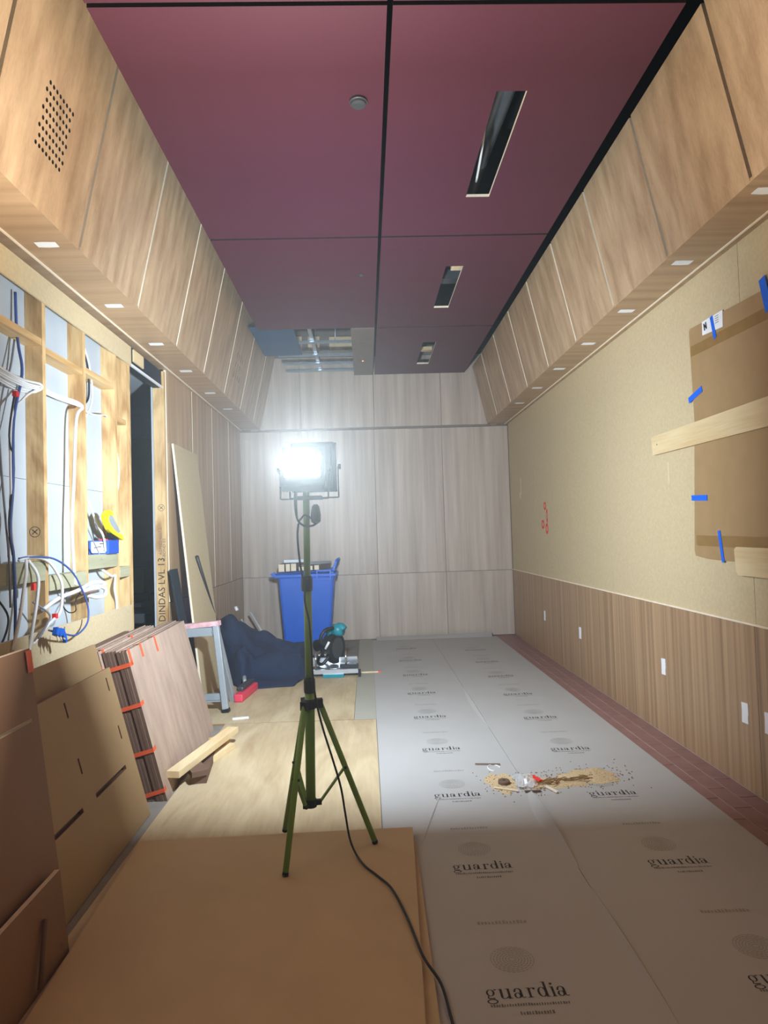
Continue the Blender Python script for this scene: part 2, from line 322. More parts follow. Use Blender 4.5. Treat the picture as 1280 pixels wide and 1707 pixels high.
for y in (7.3, 7.82, 8.2, 8.56):
    q = MB().box((-1.0, -0.1), (y-0.022, y+0.022), (3.600, 3.602)).box((-1.0, -0.1), (y-0.022, y-0.020), (3.58, 3.6)).box((-1.0, -0.1), (y+0.020, y+0.022), (3.58, 3.6)).box((-1.0, -0.1), (y-0.032, y-0.02), (3.578, 3.580)).box((-1.0, -0.1), (y+0.02, y+0.032), (3.578, 3.580))
    q.build('furring_channel', 'galv', ce)
MB().box((-0.57, -0.53), (6.7, 8.6), (3.606, 3.64)).build('cross_channel', 'galv', ce)
for (x, y) in ((-0.55, 7.0), (-0.55, 7.7), (-0.3, 7.5)): tube('hanger_rod', [(x, y, 3.64), (x+0.02, y+0.1, 4.2)], 0.005, 'galv', ce, 6)
for (x0, x1, y) in ((-0.95, -0.78, 7.0), (-0.7, -0.55, 7.02), (-0.42, -0.12, 7.05)): box('roof_timber', (x0, x1), (8.52+y-7, 8.55+y-7), (3.86, 4.04), 'pine_pale', ce)
tube('flexible_duct', [(0.80, 2.4, 3.86), (0.82, 3.2, 3.84), (0.80, 4.0, 3.86), (0.8, 4.6, 3.9)], 0.09, 'galv', ce, 14, 5)
tube('cable_in_void', [(0.70, 3.0, 3.75), (0.72, 3.4, 3.66), (0.74, 3.7, 3.6), (0.77, 4.05, 3.62)], 0.008, 'cable_w', ce, 6, 4)
box('void_timber', (0.78, 0.95), (5.0, 5.4), (3.60, 3.65), 'pine_pale', ce); box('void_beam', (0.4, 1.2), (5.62, 5.74), (3.62, 3.7), 'grey', ce)
box('void_timber', (0.68, 0.86), (7.75, 7.83), (3.60, 3.64), 'pine_pale', ce); lathe('void_can', [(0.09, 0), (0.09, 0.12)], (0.78, 7.35, 3.62), 'grey', ce, 16)
sd = thing('smoke_detector', (0.024, 3.127, ZC-0.025), 'round dark grey detector disc on the burgundy ceiling near the long slot', 'detector')
lathe('base_ring', [(0.045, 0.025), (0.045, 0.014), (0.04, 0.012)], (0.024, 3.127, ZC-0.025), 'grey', sd, 24); lathe('cap', [(0.04, 0.0125), (0.036, 0.003), (0.02, 0.0)], (0.024, 3.127, ZC-0.025), 'grey', sd, 24)
lathe('small_sprinkler_cap', [(0.018, 0.012), (0.018, 0.004), (0.012, 0)], (0.021, 5.266, ZC-0.012), 'grey', None, 16)
tag(bpy.data.objects['small_sprinkler_cap'], 'tiny dark round cap on the ceiling panel further back', 'ceiling cap')

# ------------------------------------------------------------------ left wall: open stud frame, doorway, panelled section
wl = thing('wall_left', (XL, 5, 0), kind='structure')
XS = -1.74
for (y0, y1) in ((YN, 0.2), (0.2, 2.45), (2.45, 4.62)):
    for (z0, z1) in ((0, 1.72), (1.722, 2.95)): box('plasterboard', (XS-0.013, XS-0.001), (y0, y1-0.002), (z0, z1), 'plaster', wl)
st = box('stud', (XS, XL-0.001), (3.375, 3.410), (0.04, 2.765), 'stud', wl)
for y in (1.443, 1.926, 2.409, 2.892, 3.858, 4.341, 4.55): piece('stud', st, (0, y-3.375, 0), wl)
box('door_stud', (XS, XL-0.001), (4.592, 4.627), (0.04, 2.765), 'stud', wl)
box('bottom_plate', (XS, XL-0.002), (1.4, 4.62), (0, 0.04), 'stud_y', wl)
box('bulkhead_board', (XL, XL+0.010), (YN, 4.63), (2.64, 2.775), 'mdf_wall', wl)
for (y0, y1, z) in ((2.93, 3.374, 2.415), (3.411, 3.857, 2.385), (3.894, 4.340, 2.405), (4.377, 4.549, 2.2)): box('noggin', (XS, XL-0.004), (y0, y1), (z, z+0.035), 'stud_y', wl)
for (y0, y1, z, h, mt) in ((2.6, 3.374, 1.20, 0.1, 'treated'), (3.411, 3.857, 1.142, 0.08, 'treated'), (3.894, 4.340, 1.228, 0.085, 'treated'), (4.377, 4.549, 1.15, 0.07, 'treated')): box('noggin', (XS+0.02, XL+0.004), (y0, y1), (z, z+h), mt, wl)
def xmark(y, z, x0, nm, par):
    q = MB()
    for a in (0.7, -0.7): q.add([(x0-0.02*math.cos(a)-0.002, y, z-0.02*math.sin(a)), (x0-0.02*math.cos(a)+0.004, y, z-0.02*math.sin(a)), (x0+0.02*math.cos(a)+0.002, y, z+0.02*math.sin(a)), (x0+0.02*math.cos(a)-0.004, y, z+0.02*math.sin(a))], [(0, 1, 2, 3)])
    o1 = [(x0+p[0], y, z+p[1]) for p in circ(0, 0, 0.028, 20)]; o2 = [(x0+p[0], y, z+p[1]) for p in circ(0, 0, 0.025, 20)]
    q.add(o1+o2, [(i, (i+1) % 20, 20+(i+1) % 20, 20+i) for i in range(20)]); return q.build(nm, 'print', par)
xmark(3.3745, 1.45, -1.70, 'stamp_mark', wl)
# doorway jamb stud with stamped lettering
ds = box('door_stud', (XS, XL-0.001), (5.406, 5.441), (0, 2.80), 'stud', wl)
U, Vv = (0, 0, 1), (-1, 0, 0)
lettering('stamped_lettering', 'DINDAS LVL 13', 0.078, (-1.672, 5.4052, 0.72), U, Vv, 'print', ds)
lettering('stamped_lettering', 'AS/NZS 4357.2', 0.036, (-1.690, 5.4052, 1.27), U, Vv, 'print_mid', ds)
lettering('stamped_lettering', 'A-BOND E0', 0.036, (-1.660, 5.4052, 1.22), U, Vv, 'print_mid', ds)
xmark(5.4052, 1.66, -1.69, 'stamp_mark', ds)
box('jamb_lining', (XS-0.014, XS-0.001), (5.39, 5.441), (0, 2.68), 'plaster', wl)
box('door_header', (XS, XL-0.02), (4.63, 5.405), (2.66, 2.80), 'navy_d', wl); box('header_edge', (XL-0.022, XL-0.008), (4.63, 5.405), (2.655, 2.672), 'white', wl)
box('header_packer', (XL-0.019, XL-0.009), (4.74, 4.95), (2.70, 2.79), 'pine_pale', wl)
# panelled stretch
box('panel_backing', (XS, XL-0.022), (5.445, YB), (0, 2.9), 'gap', wl)
js = [5.46, 6.275, 7.085, 7.93, YB-0.01]
for a, b_ in zip(js[:-1], js[1:]):
    box('wall_panel', (XL-0.02, XL), (a+0.008, b_-0.008), (0.875, 2.83), 'veneer', wl, mats=['veneer', 'edge'], fm=[1, 1, 1, 0, 1, 1])
    box('wall_panel', (XL-0.02, XL-0.003), (a+0.003, b_-0.003), (0.0, 0.868), 'veneer', wl)
# ------------------------------------------------------------------ room beyond the doorway
wa = thing('wall_adjacent', (-3.2, 6.5, 0), kind='structure')
box('far_wall', (-3.75, -3.65), (3.5, 9.0), (0, 3.0), 'navy_l', wa); box('end_wall', (-3.65, XS-0.02), (8.9, 9.0), (0, 3.0), 'navy_l', wa)
box('near_wall', (-3.65, XS-0.02), (3.5, 3.6), (0, 3.0), 'navy_l', wa); box('partition_back', (XS-0.03, XS-0.016), (5.45, 8.9), (0, 3.0), 'navy_l', wa)
box('lower_ceiling', (-3.65, XS-0.02), (3.6, 8.9), (2.75, 2.79), 'plaster', wa)
ab = box('storage_carton', (-3.15, -2.8), (8.2, 8.5), (0.75, 1.05), 'card'); tag(ab, 'brown carton on the shelf in the dark room beyond the doorway', 'carton')
sh = thing('storage_shelf', (-3.0, 8.4, 0), 'shelf unit in the dark room beyond the doorway', 'shelf')
for z in (0.35, 0.72): box('shelf_board', (-3.3, -2.7), (8.15, 8.6), (z, z+0.03), 'grey', sh)
for (x, y) in ((-3.28, 8.17), (-2.72, 8.17), (-3.28, 8.58), (-2.72, 8.58)): box('upright', (x-0.015, x+0.015), (y-0.015, y+0.015), (0, 1.15), 'grey', sh)
tag(box('white_carton', (-3.1, -2.85), (8.25, 8.5), (0.38, 0.62), 'paper'), 'white carton on the lower shelf in the dark room', 'carton')
wp = thing('wall_sheet', (-3.0, 8.8, 1.2), 'pale notice sheet on the wall of the dark room beyond the doorway', 'sheet'); box('sheet_panel', (-3.35, -2.95), (8.885, 8.899), (1.22, 1.7), 'white', wp)
wk = thing('trestle_bench', (-2.0, 6.0, 0), 'dark grey bench inside the dark room beyond the doorway', 'bench')
box('bench_top', (-2.4, -1.8), (5.7, 6.3), (0.68, 0.76), 'grey', wk)
for (x, y) in ((-2.36, 5.74), (-1.84, 5.74), (-2.36, 6.26), (-1.84, 6.26)): box('leg', (x-0.02, x+0.02), (y-0.02, y+0.02), (0, 0.68), 'grey', wk)
# rear of the room, behind the viewpoint
wn = box('wall_rear', (-1.76, 2.08), (YN-0.1, YN), (-0.1, 4.25), 'veneer'); tag(wn, kind='structure')

# ------------------------------------------------------------------ protective floor sheets with print
def ring(cx, cy, rx, ry, tx, ty, n=28, a0=0, a1=360):
    o = []; i_ = []
    for k in range(n+1):
        a = math.radians(a0+(a1-a0)*k/n); o.append((cx+rx*math.cos(a), cy+ry*math.sin(a))); i_.append((cx+(rx-tx)*math.cos(a), cy+(ry-ty)*math.sin(a)))
    return [[o[k], o[k+1], i_[k+1], i_[k]] for k in range(n)]
def R4(a, b_, c, d): return [rect(a, b_, c, d)]
def word():
    P = []; hl = 0.05; s = 0.17
    def serif(x, y, w=0.16): return R4(x-w, x+w, y, y+hl)
    # g
    P += ring(0.33, 0.66, 0.31, 0.34, 0.14, hl)+ring(0.36, -0.22, 0.40, 0.23, 0.11, 0.06)+[[(0.12, 0.36), (0.2, 0.36), (0.14, 0.1), (0.05, 0.14)], [(0.05, 0.14), (0.14, 0.06), (0.62, 0.04), (0.60, 0.14)]]+R4(0.6, 0.8, 0.9, 1.0)
    # u
    x = 0.95; P += R4(x+0.08, x+0.08+s, 0.15, 1.0)+R4(x+0.62, x+0.62+s, 0, 1.0)+ring(x+0.36, 0.2, 0.28, 0.2, 0.1, hl, 14, 180, 360)+R4(x-0.03, x+0.1, 0.95, 1.0)+R4(x+0.5, x+0.65, 0.95, 1.0)+R4(x+0.6, x+0.92, 0, hl)
    def a_(x): return R4(x+0.45, x+0.45+s, 0.1, 0.75)+ring(x+0.27, 0.27, 0.27, 0.27, 0.14, hl)+ring(x+0.33, 0.72, 0.29, 0.28, 0.14, hl, 14, 0, 165)+R4(x+0.03, x+0.17, 0.62, 0.78)+ring(x+0.68, 0.12, 0.13, 0.12, 0.06, hl, 8, 190, 350)
    P += a_(2.0)
    x = 2.98; P += R4(x+0.1, x+0.1+s, 0, 1.0)+serif(x+0.18, 0, 0.2)+R4(x-0.02, x+0.12, 0.95, 1.0)+ring(x+0.5, 0.7, 0.3, 0.3, 0.06, hl, 10, 60, 170)+[circ(x+0.55, 0.87, 0.1, 10)]
    x = 3.75; P += ring(x+0.34, 0.5, 0.34, 0.5, 0.16, hl)+R4(x+0.55, x+0.55+s, 0, 1.55)+R4(x+0.42, x+0.56, 1.5, 1.55)+R4(x+0.7, x+0.84, 0, hl)
    x = 4.7; P += R4(x+0.1, x+0.1+s, 0, 1.0)+serif(x+0.185, 0)+R4(x-0.02, x+0.12, 0.95, 1.0)+[circ(x+0.18, 1.3, 0.11, 12)]
    P += a_(5.15); return P
WORD = word(); WW = 5.95
def polys_mesh(name, polys, sc, O, mat, parent, rz=0.0):
    v = []; f = []; c, s = math.cos(rz), math.sin(rz)
    for p in polys:
        k = len(v)
        for (a, b_) in p: v.append((O[0]+(a*c-b_*s)*sc, O[1]+(a*s+b_*c)*sc, O[2]))
        f.append(tuple(range(k, len(v))))
    return obj(name, v, f, mat, parent)
def finger():
    P = []
    for i in range(7):
        r = 0.18+0.13*i
        for k in range(10+i*3):
            n = 10+i*3; a = 360*k/n+i*11
            P += ring(0, 0, r*1.12, r, 0.045, 0.045, 2, a, a+360/n*0.72)
    return P
FING = finger()
def dashes(w, n, h):
    P = []; x = -w/2
    for k in range(n): P += R4(x, x+w/n*random.uniform(0.45, 0.75), 0, h*random.uniform(0.7, 1)); x += w/n
    return P
D1, D2, D3 = dashes(1, 30, 0.05), dashes(0.5, 12, 0.07), dashes(0.32, 14, 0.035)
Z1 = 0.0048
def logos(sheet, x, ylist, rz):
    for i, y in enumerate(ylist):
        if i == 0: 
            src = [polys_mesh('printed_word', WORD, 0.245/WW, (x-0.1225, y-0.018, Z1), 'print', sheet, rz), polys_mesh('printed_swirl', FING, 0.065, (x-0.01, y+0.155, Z1), 'print_pale', sheet, rz),
                   polys_mesh('printed_line', D1, 0.235, (x, y-0.05, Z1), 'print_mid', sheet, rz), polys_mesh('printed_line', D2, 0.2, (x+0.012, y-0.085, Z1), 'print_mid', sheet, rz), polys_mesh('printed_line', D3, 0.55, (x, y+0.345, Z1), 'print_pale', sheet, rz)]
            y0 = y; names = [s.name.split('.')[0] for s in src]
        else:
            for nm, s in zip(names, src): piece(nm, s, (0, y-y0, 0), sheet)
def gsheet(name, x0, x1, y0, y1, z, label):
    n = 40; v = []; f = []; t = 0.003; random.seed(int(x0*100)+5)
    def zz(u, y): return 0
    o = box(name, (x0, x1), (y0, y1), (z, z+t), 'sheet'); tag(o, label, 'floor sheet', 'printed grey floor protection sheets'); return o
g1 = gsheet('floor_protection_sheet', 0.035, 0.818, 0.3, 8.55, 0.0012, 'grey printed floor protection sheet beside the plywood, running to the back wall')
g2 = gsheet('floor_protection_sheet', 0.821, 1.667, 0.3, 8.52, 0.0012, 'grey printed floor protection sheet beside the red tiles along the right wall')
logos(g1, 0.437, [1.965+0.7345*k for k in range(9)], 0.0)
logos(g2, 1.236, [1.97+0.702*k for k in range(9)], -0.02)
# lifted seam and creases of the sheets
def ridge(name, pts, w, h, mat, par):
    v = []; f = []
    for i, (x, y) in enumerate(pts):
        s = math.sin(math.pi*i/(len(pts)-1)); v += [(x-w*s-0.002, y, 0.0040), (x, y, 0.0045+h*s), (x+w*s*0.25+0.002, y, 0.0040)]
    for i in range(len(pts)-1): f += [(3*i, 3*i+1, 3*i+4, 3*i+3), (3*i+1, 3*i+2, 3*i+5, 3*i+4)]
    return obj(name, v, f, mat, par)
ridge('lifted_edge', [(0.824, 2.65+0.042*k) for k in range(22)], 0.055, 0.03, 'sheet', g1)
ridge('lifted_edge', [(0.822, 1.8+0.04*k) for k in range(19)], 0.03, 0.010, 'sheet', g1)
ridge('lifted_edge', [(0.819, 4.6+0.09*k) for k in range(14)], 0.03, 0.009, 'sheet', g1)
ridge('crease', [(0.20+0.012*k, 2.9+0.045*k) for k in range(14)], 0.012, 0.006, 'sheet', g1)
obj('curled_end', [(0.10, 8.50, 0.005), (1.6, 8.47, 0.005), (1.62, 8.58, 0.05), (0.08, 8.60, 0.035)], [(0, 1, 2, 3)], 'sheet', g1)
tag(box('floor_strip', (-0.132, 0.034), (4.93, 8.6), (0.0002, 0.004), 'strip'), 'narrow plain grey-green strip of sheet beside the printed floor sheet', 'floor strip')

# ------------------------------------------------------------------ plywood and MDF sheets lying on the floor
def flat(name, pts, z0, z1, mat, label, side='ply_edge', cat='board'):
    o = plate(name, pts, [], (0, 0, z1), (1, 0, 0), (0, 1, 0), (0, 0, 1), z1-z0, mat, None, side); return tag(o, label, cat)
flat('plywood_sheet', [(-1.085, 1.8), (0.032, 1.8), (0.030, 4.875), (-1.09, 4.90)], 0.0, 0.011, 'ply', 'pale plywood sheet on the floor under the green tripod, with the notched corner')
flat('plywood_sheet', [(-1.6, 4.91), (-0.135, 4.89), (-0.13, 7.3), (-1.6, 7.3)], 0.0, 0.011, 'ply', 'pale plywood sheet on the floor between the saw and the sawhorse')
flat('mdf_sheet', [(-0.9, 0.3), (0.145, 0.3), (0.178, 2.93), (-1.0, 2.93)], 0.0115, 0.0175, 'mdf', 'lower brown MDF sheet peeking out below the topmost foreground sheet', 'mdf_dark')
flat('mdf_sheet', [(-0.93, 0.3), (0.06, 0.3), (0.172, 3.02), (-1.06, 3.0)], 0.018, 0.036, 'mdf', 'large brown MDF sheet on the floor filling the foreground under the tripod feet', 'mdf_dark')

# ------------------------------------------------------------------ green tripod work light
TX, TY, ZF = -0.264, 2.82, 0.036
wlg = thing('work_light', (TX, TY, ZF), 'glaring twin-head LED work light on a green tripod stand', 'work light')
tube('lower_tube', [(TX-0.008, TY, 0.235), (TX, TY, 0.735)], 0.021, 'green', wlg, 16)
tube('middle_tube', [(TX, TY, 0.735), (TX+0.002, TY, 1.185)], 0.0175, 'green', wlg, 16)
tube('upper_tube', [(TX+0.002, TY, 1.185), (TX+0.008, TY, 1.60)], 0.0145, 'green', wlg, 16)
for z in (0.745, 1.18): lathe('collar', [(0.024, -0.032), (0.025, -0.02), (0.025, 0.02), (0.021, 0.032)], (TX, TY, z), 'blk', wlg, 16)
HUB = Vector((TX, TY, 0.665)); feet = [Vector((-0.363, 2.635, ZF)), Vector((-0.001, 2.875, ZF)), Vector((-0.414, 3.03, ZF))]
q = MB(); 
lathe('leg_hub', [(0.026, -0.02), (0.03, -0.01), (0.03, 0.015), (0.024, 0.02)], HUB, 'blk', wlg, 16)
lathe('brace_hub', [(0.026, -0.015), (0.026, 0.015)], (TX-0.008, TY, 0.245), 'blk', wlg, 16)
for i, ft in enumerate(feet):
    d = Vector((ft.x-HUB.x, ft.y-HUB.y, 0)).normalized(); top = HUB+d*0.042
    MB().bar(HUB, top+d*0.012, 0.03, 0.036).build('hub_lug', 'blk', wlg)
    lg = MB().tube([top, ft+Vector((0, 0, 0.004))], 0.0125, 12).build('leg', 'green', wlg, True)
    dirn = (ft-top).normalized(); MB().tube([ft-dirn*0.012+Vector((0, 0, 0.004)), ft+Vector((0, 0, 0.0025))], 0.0128, 12).build('foot_cap', 'blk_s', lg)
    mid = top.lerp(ft, 0.45); bh = Vector((TX-0.008, TY, 0.245))+d*0.04
    MB().bar(Vector((TX-0.008, TY, 0.245)), bh+d*0.006, 0.02, 0.02).build('brace_lug', 'blk', wlg)
    MB().bar(bh, mid, 0.016, 0.008).build('brace', 'green', wlg)
    tube('pivot_pin', [mid-d.cross(Vector((0, 0, 1)))*0.016, mid+d.cross(Vector((0, 0, 1)))*0.016], 0.006, 'blk', wlg, 8)
def head(nm, c, nrm, w, h, dep, lw, lh, led, zoff=0):
    nrm = Vector(nrm).normalized(); sx = Vector((0, 0, 1)).cross(nrm).normalized(); up = nrm.cross(sx); Rm = Matrix((sx, up, nrm)).transposed(); c = Vector(c)
    hd = MB().obox(c-nrm*dep*0.5, (w, h, dep), Rm).build(nm, 'blk', wlg, bevel=0.012)
    q = MB()
    for k in range(7): q.obox(c-nrm*(dep+0.012)+sx*(k-3)*w*0.13, (0.005, h*0.8, 0.024), Rm)
    q.build('cooling_fins', 'blk', hd)
    P = lambda a, b_, d_: c+sx*a+up*b_+nrm*d_
    q = MB()
    for (a0, a1, b0, b1) in ((-w/2, w/2, lh/2+zoff, h/2), (-w/2, w/2, -h/2, -lh/2+zoff), (-w/2, -lw/2, -lh/2+zoff, lh/2+zoff), (lw/2, w/2, -lh/2+zoff, lh/2+zoff)):
        q.add([P(a, b_, d_) for d_ in (0.0005, 0.01) for (a, b_) in ((a0, b0), (a1, b0), (a1, b1), (a0, b1))], HEXF)
    q.build('bezel', 'blk', hd)
    obj('led_panel', [P(-lw/2, -lh/2+zoff, 0.006), P(lw/2, -lh/2+zoff, 0.006), P(lw/2, lh/2+zoff, 0.006), P(-lw/2, lh/2+zoff, 0.006)], [(0, 1, 2, 3)], led, hd)
    # yoke bracket
    y0 = P(-w/2-0.008, 0, -dep/2); y1 = P(w/2+0.008, 0, -dep/2); lo = Vector((0, 0, -h*0.62))
    MB().bar(y0, y0+lo, 0.005, 0.022).bar(y1, y1+lo, 0.005, 0.022).bar(y0+lo, y1+lo, 0.022, 0.005).build('yoke', 'blk', hd)
    for p in (y0, y1): tube('yoke_knob', [p-sx*0.012 if p is y0 else p+sx*0.012, p], 0.012, 'blk', hd, 10)
    return hd
head('front_lamp_head', (-0.262, 2.775, 1.682), (-0.02, -0.85, 0.52), 0.19, 0.20, 0.05, 0.148, 0.118, 'led_f')
head('rear_lamp_head', (-0.225, 2.905, 1.69), (0.02, 1.0, 0.03), 0.20, 0.22, 0.05, 0.15, 0.12, 'led_b')
MB().box((-0.30, -0.19), (2.80, 2.90), (1.545, 1.558)).build('mounting_bar', 'blk', wlg)
tube('lamp_lead', [(-0.302, 2.80, 1.60), (-0.303, 2.79, 1.52), (-0.292, 2.78, 1.455), (-0.262, 2.775, 1.428), (-0.225, 2.78, 1.43), (-0.208, 2.79, 1.45), (-0.212, 2.80, 1.50)], 0.0045, 'cable_k', wlg, 8, 6)
tube('lamp_lead', [(-0.235, 2.80, 1.46), (-0.262, 2.785, 1.475), (-0.29, 2.785, 1.45), (-0.297, 2.79, 1.50), (-0.296, 2.80, 1.58)], 0.004, 'cable_k', wlg, 8, 6)
lathe('plug', [(0.008, -0.04), (0.02, -0.03), (0.022, 0.0), (0.016, 0.035), (0.008, 0.045)], (-0.215, 2.79, 1.475), 'blk', wlg, 14)
ec = tube('extension_cord', [(-0.29, 2.79, 1.44), (-0.295, 2.785, 1.38), (-0.288, 2.79, 1.27), (-0.272, 2.785, 1.17), (-0.27, 2.78, 1.10), (-0.255, 2.78, 1.02), (-0.248, 2.78, 0.9), (-0.245, 2.77, 0.80), (-0.235, 2.77, 0.70), (-0.21, 2.77, 0.58), (-0.17, 2.77, 0.44), (-0.14, 2.78, 0.32), (-0.125, 2.80, 0.2), (-0.11, 2.80, 0.10), (-0.085, 2.77, 0.048), (-0.05, 2.68, 0.043), (0.0, 2.60, 0.042), (0.055, 2.50, 0.042), (0.10, 2.32, 0.042), (0.14, 2.10, 0.041), (0.185, 2.0, 0.020), (0.20, 1.86, 0.009), (0.22, 1.7, 0.009)], 0.0045, 'cable_k', None, 8, 6)
tag(ec, 'thin black extension cord trailing from the work light across the foreground', 'cord')

# ------------------------------------------------------------------ leaning boards at left
def lean(name, y0, y1, xb0, xb1, zb, zt, k, th, mat, label=None, side=None, holes=(), parent=None, cat='board', group=None):
    """sheet leaning to the left wall: bottom edge from (xb0,y0) to (xb1,y1), top leans k metres left per metre of height"""
    a = Vector((xb0, y0, zb)); b_ = Vector((xb1, y1, zb)); U = (b_-a); L = U.length; U.normalize()
    Vv = Vector((-k, 0, 1)).normalized(); N = U.cross(Vv).normalized(); N = N if N.x > 0 else -N
    H = (zt-zb)*math.hypot(1, k)
    o = plate(name, rect(0, L, 0, H), [h for h in holes], a, U, Vv, N, th, mat, parent, side)
    if label: tag(o, label, cat, group)
    return o
lean('mdf_sheet', 1.9, 4.53, -1.60, -1.605, 0, 0.952, 0.025, 0.016, 'mdf_wall', 'tan MDF sheet leaning on the stud frame behind the taped panel bundles', 'edge')
# slotted sheet
def s2(y, z, k, y0, zb=0): return (y-y0, (z-zb)*math.hypot(1, k))
def slot(y0, z0, y1, z1, w, horiz):
    pts = [(y0, z0), (y1, z1)]
    if horiz: return [(y0-2.3, z0*1.033), (y1-2.3, z0*1.033), (y1-2.3, z0*1.033+w), (y0-2.3, z0*1.033+w)]
    return [(y0-2.3, z0*1.033), (y0-2.3+w, z0*1.033), (y0-2.3+w, z1*1.033), (y0-2.3, z1*1.033)]
lean('slotted_mdf_sheet', 2.3, 3.365, -1.125, -1.135, 0.004, 0.75, 0.26, 0.016, 'mdf_l', 'brown MDF sheet with small slots and two long dark slots, leaning at left', 'mdf_dark',
     holes=[slot(2.825, 0.635, 0, 0.70, 0.014, 0), slot(3.285, 0.642, 0, 0.707, 0.014, 0), slot(3.273, 0.408, 0, 0.473, 0.014, 0), slot(2.813, 0.402, 0, 0.468, 0.014, 0), slot(2.885, 0.274, 3.24, 0, 0.02, 1), slot(2.43, 0.27, 2.75, 0, 0.02, 1)])
lean('mdf_sheet', 2.35, 3.34, -1.146, -1.156, 0.0, 0.70, 0.265, 0.016, 'brown', 'brown sheet standing directly behind the slotted MDF sheet', 'brown')
lean('mdf_sheet', 2.2, 3.42, -1.19, -1.2, 0, 0.86, 0.26, 0.016, 'mdf_l', 'MDF sheet between the slotted sheet and the taped bundles', 'mdf_dark')
lean('mdf_sheet', 0.9, 2.33, -1.07, -1.075, 0.0, 1.02, 0.12, 0.03, 'mdf_dark', 'thick brown board with one long slit at the left edge of the picture', 'edge', holes=[rect(0.5, 1.385, 0.782, 0.793)])
b_t = bpy.data.objects['mdf_sheet.004']
obj('tape', [(-1.1815, 2.29, 0.94), (-1.1815, 2.328, 0.94), (-1.1905, 2.328, 1.015), (-1.1905, 2.29, 1.015)], [(0, 1, 2, 3)], 'otape', b_t)
lean('mdf_sheet', 0.9, 2.26, -1.035, -1.04, 0.0, 0.285, 0.10, 0.018, 'mdf_dark', 'low brown board standing in the bottom left corner', 'edge')
tube('dowel_stick', [(-1.018, 2.02, 0.05), (-1.05, 2.12, 0.20)], 0.008, 'brown', None, 6); tag(bpy.data.objects['dowel_stick'], 'thin brown stick leaning on the low corner board', 'stick')
# taped bundles of veneered panels
def bundle(name, front0, n, pt, y0, y1, dx, zt, mat, label, tapes, tabs):
    t = thing(name, (front0-0.1, (y0+y1)/2, 0.0), label, 'panel bundle', 'taped bundles of veneered panels')
    k = 0.255
    for i in range(n):
        x = front0-i*pt*1.033; jit = random.uniform(-0.004, 0.004) if i else 0
        lean('panel', y0+jit, y1+jit, x, x+dx, 0.0+0.255*0.0, zt+jit, k, pt-0.0008, mat, None, 'brown', parent=t)
    th = n*pt
    a = Vector((front0, y0, 0)); U = Vector((dx, y1-y0, 0)).normalized(); Vv = Vector((-k, 0, 1)).normalized(); N = U.cross(Vv); N = N if N.x > 0 else -N
    for z, w in tapes:            # tape across the near end, wrapped onto the face
        p = a+Vv*z; e = -U*0.0055
        obj('tape', [p+e-N*th+Vv*0, p+e+N*0.0015, p+e+N*0.0015+Vv*0.022, p+e-N*th+Vv*0.022], [(0, 1, 2, 3)], 'otape', t)
        obj('tape', [p+e+N*0.0015, p+U*w+N*0.0015+Vv*0.004, p+U*w+N*0.0015+Vv*0.026, p+e+N*0.0015+Vv*0.022], [(0, 1, 2, 3)], 'otape', t)
    H = zt*math.hypot(1, k)
    for u, l in tabs:             # tape folded over the top edge
        p = a+U*u+Vv*(H+0.005)
        obj('tape', [p-N*th, p+U*0.03-N*th, p+U*0.03+N*0.0015, p+N*0.0015], [(0, 1, 2, 3)], 'otape', t)
        obj('tape', [p+N*0.0015, p+U*0.03+N*0.0015, p+U*0.034+N*0.0015-Vv*l, p+N*0.0015-Vv*l], [(0, 1, 2, 3)], 'otape', t)
    return t
bundle('panel_bundle', -1.10, 7, 0.018, 3.53, 4.80, -0.05, 0.80, 'veneer_b', 'front taped bundle of veneered panels leaning behind the slotted sheet', [(0.74, 0.05), (0.52, 0.05), (0.27, 0.045), (0.05, 0.03)], [(0.02, 0.09), (0.22, 0.08), (0.5, 0.1)])
bundle('panel_bundle', -1.236, 5, 0.018, 3.50, 4.55, -0.05, 0.805, 'veneer_b', 'second taped bundle of veneered panels, directly behind the front bundle', [(0.73, 0.0)], [(0.05, 0.02), (0.55, 0.02)])
bundle('panel_bundle', -1.334, 2, 0.018, 3.44, 4.35, -0.05, 0.80, 'brown', 'dark brown bundle of panels nearest the stud frame', [], [])
# tall board by the doorway
lean('tall_mdf_board', 5.56, 6.33, -1.415, -1.415, 0.0115, 2.215, 0.095, 0.018, 'mdf_wall', 'tall pale board leaning against the left wall beside the doorway', 'edge')
lean('dark_board', 5.35, 5.53, -1.42, -1.42, 0.0115, 1.15, 0.16, 0.018, 'navy_d', 'narrow dark board leaning next to the tall pale board', None)
# timber offcuts on the floor
def offcut(c, size, rz, ry, mat, label, grp, rx=0, end='edge', name='timber_offcut'):
    Rm = Matrix.Rotation(rz, 3, 'Z') @ Matrix.Rotation(ry, 3, 'Y') @ Matrix.Rotation(rx, 3, 'X')
    q = MB().obox(c, size, Rm); o = obj(name, q.v, q.f, mat, None); return tag(o, label, 'offcut', grp)
g = 'timber offcuts beside the panel bundles'
offcut((-1.02, 4.0, 0.034), (0.09, 0.55, 0.045), 0.12, 0, 'brown', 'dark bottom offcut under the pale timbers at the panel bundle foot', g)
offcut((-0.985, 4.13, 0.030), (0.045, 0.42, 0.036), -0.30, 0, 'pine_pale', 'short pale offcut lying skewed below the long pale timber', g)
offcut((-1.01, 3.78, 0.073), (0.09, 0.16, 0.03), 0.5, 0, 'brown', 'small brown block wedged under the long pale timber', g)
offcut((-1.015, 4.02, 0.107), (0.075, 0.82, 0.036), -0.20, 0, 'pine_pale', 'long pale timber on top of the offcut pile by the bundles', g)
offcut((-1.01, 4.35, 0.052), (0.05, 0.14, 0.075), -0.55, 0, 'stud', 'upright pale block at the far end of the offcut pile', g)
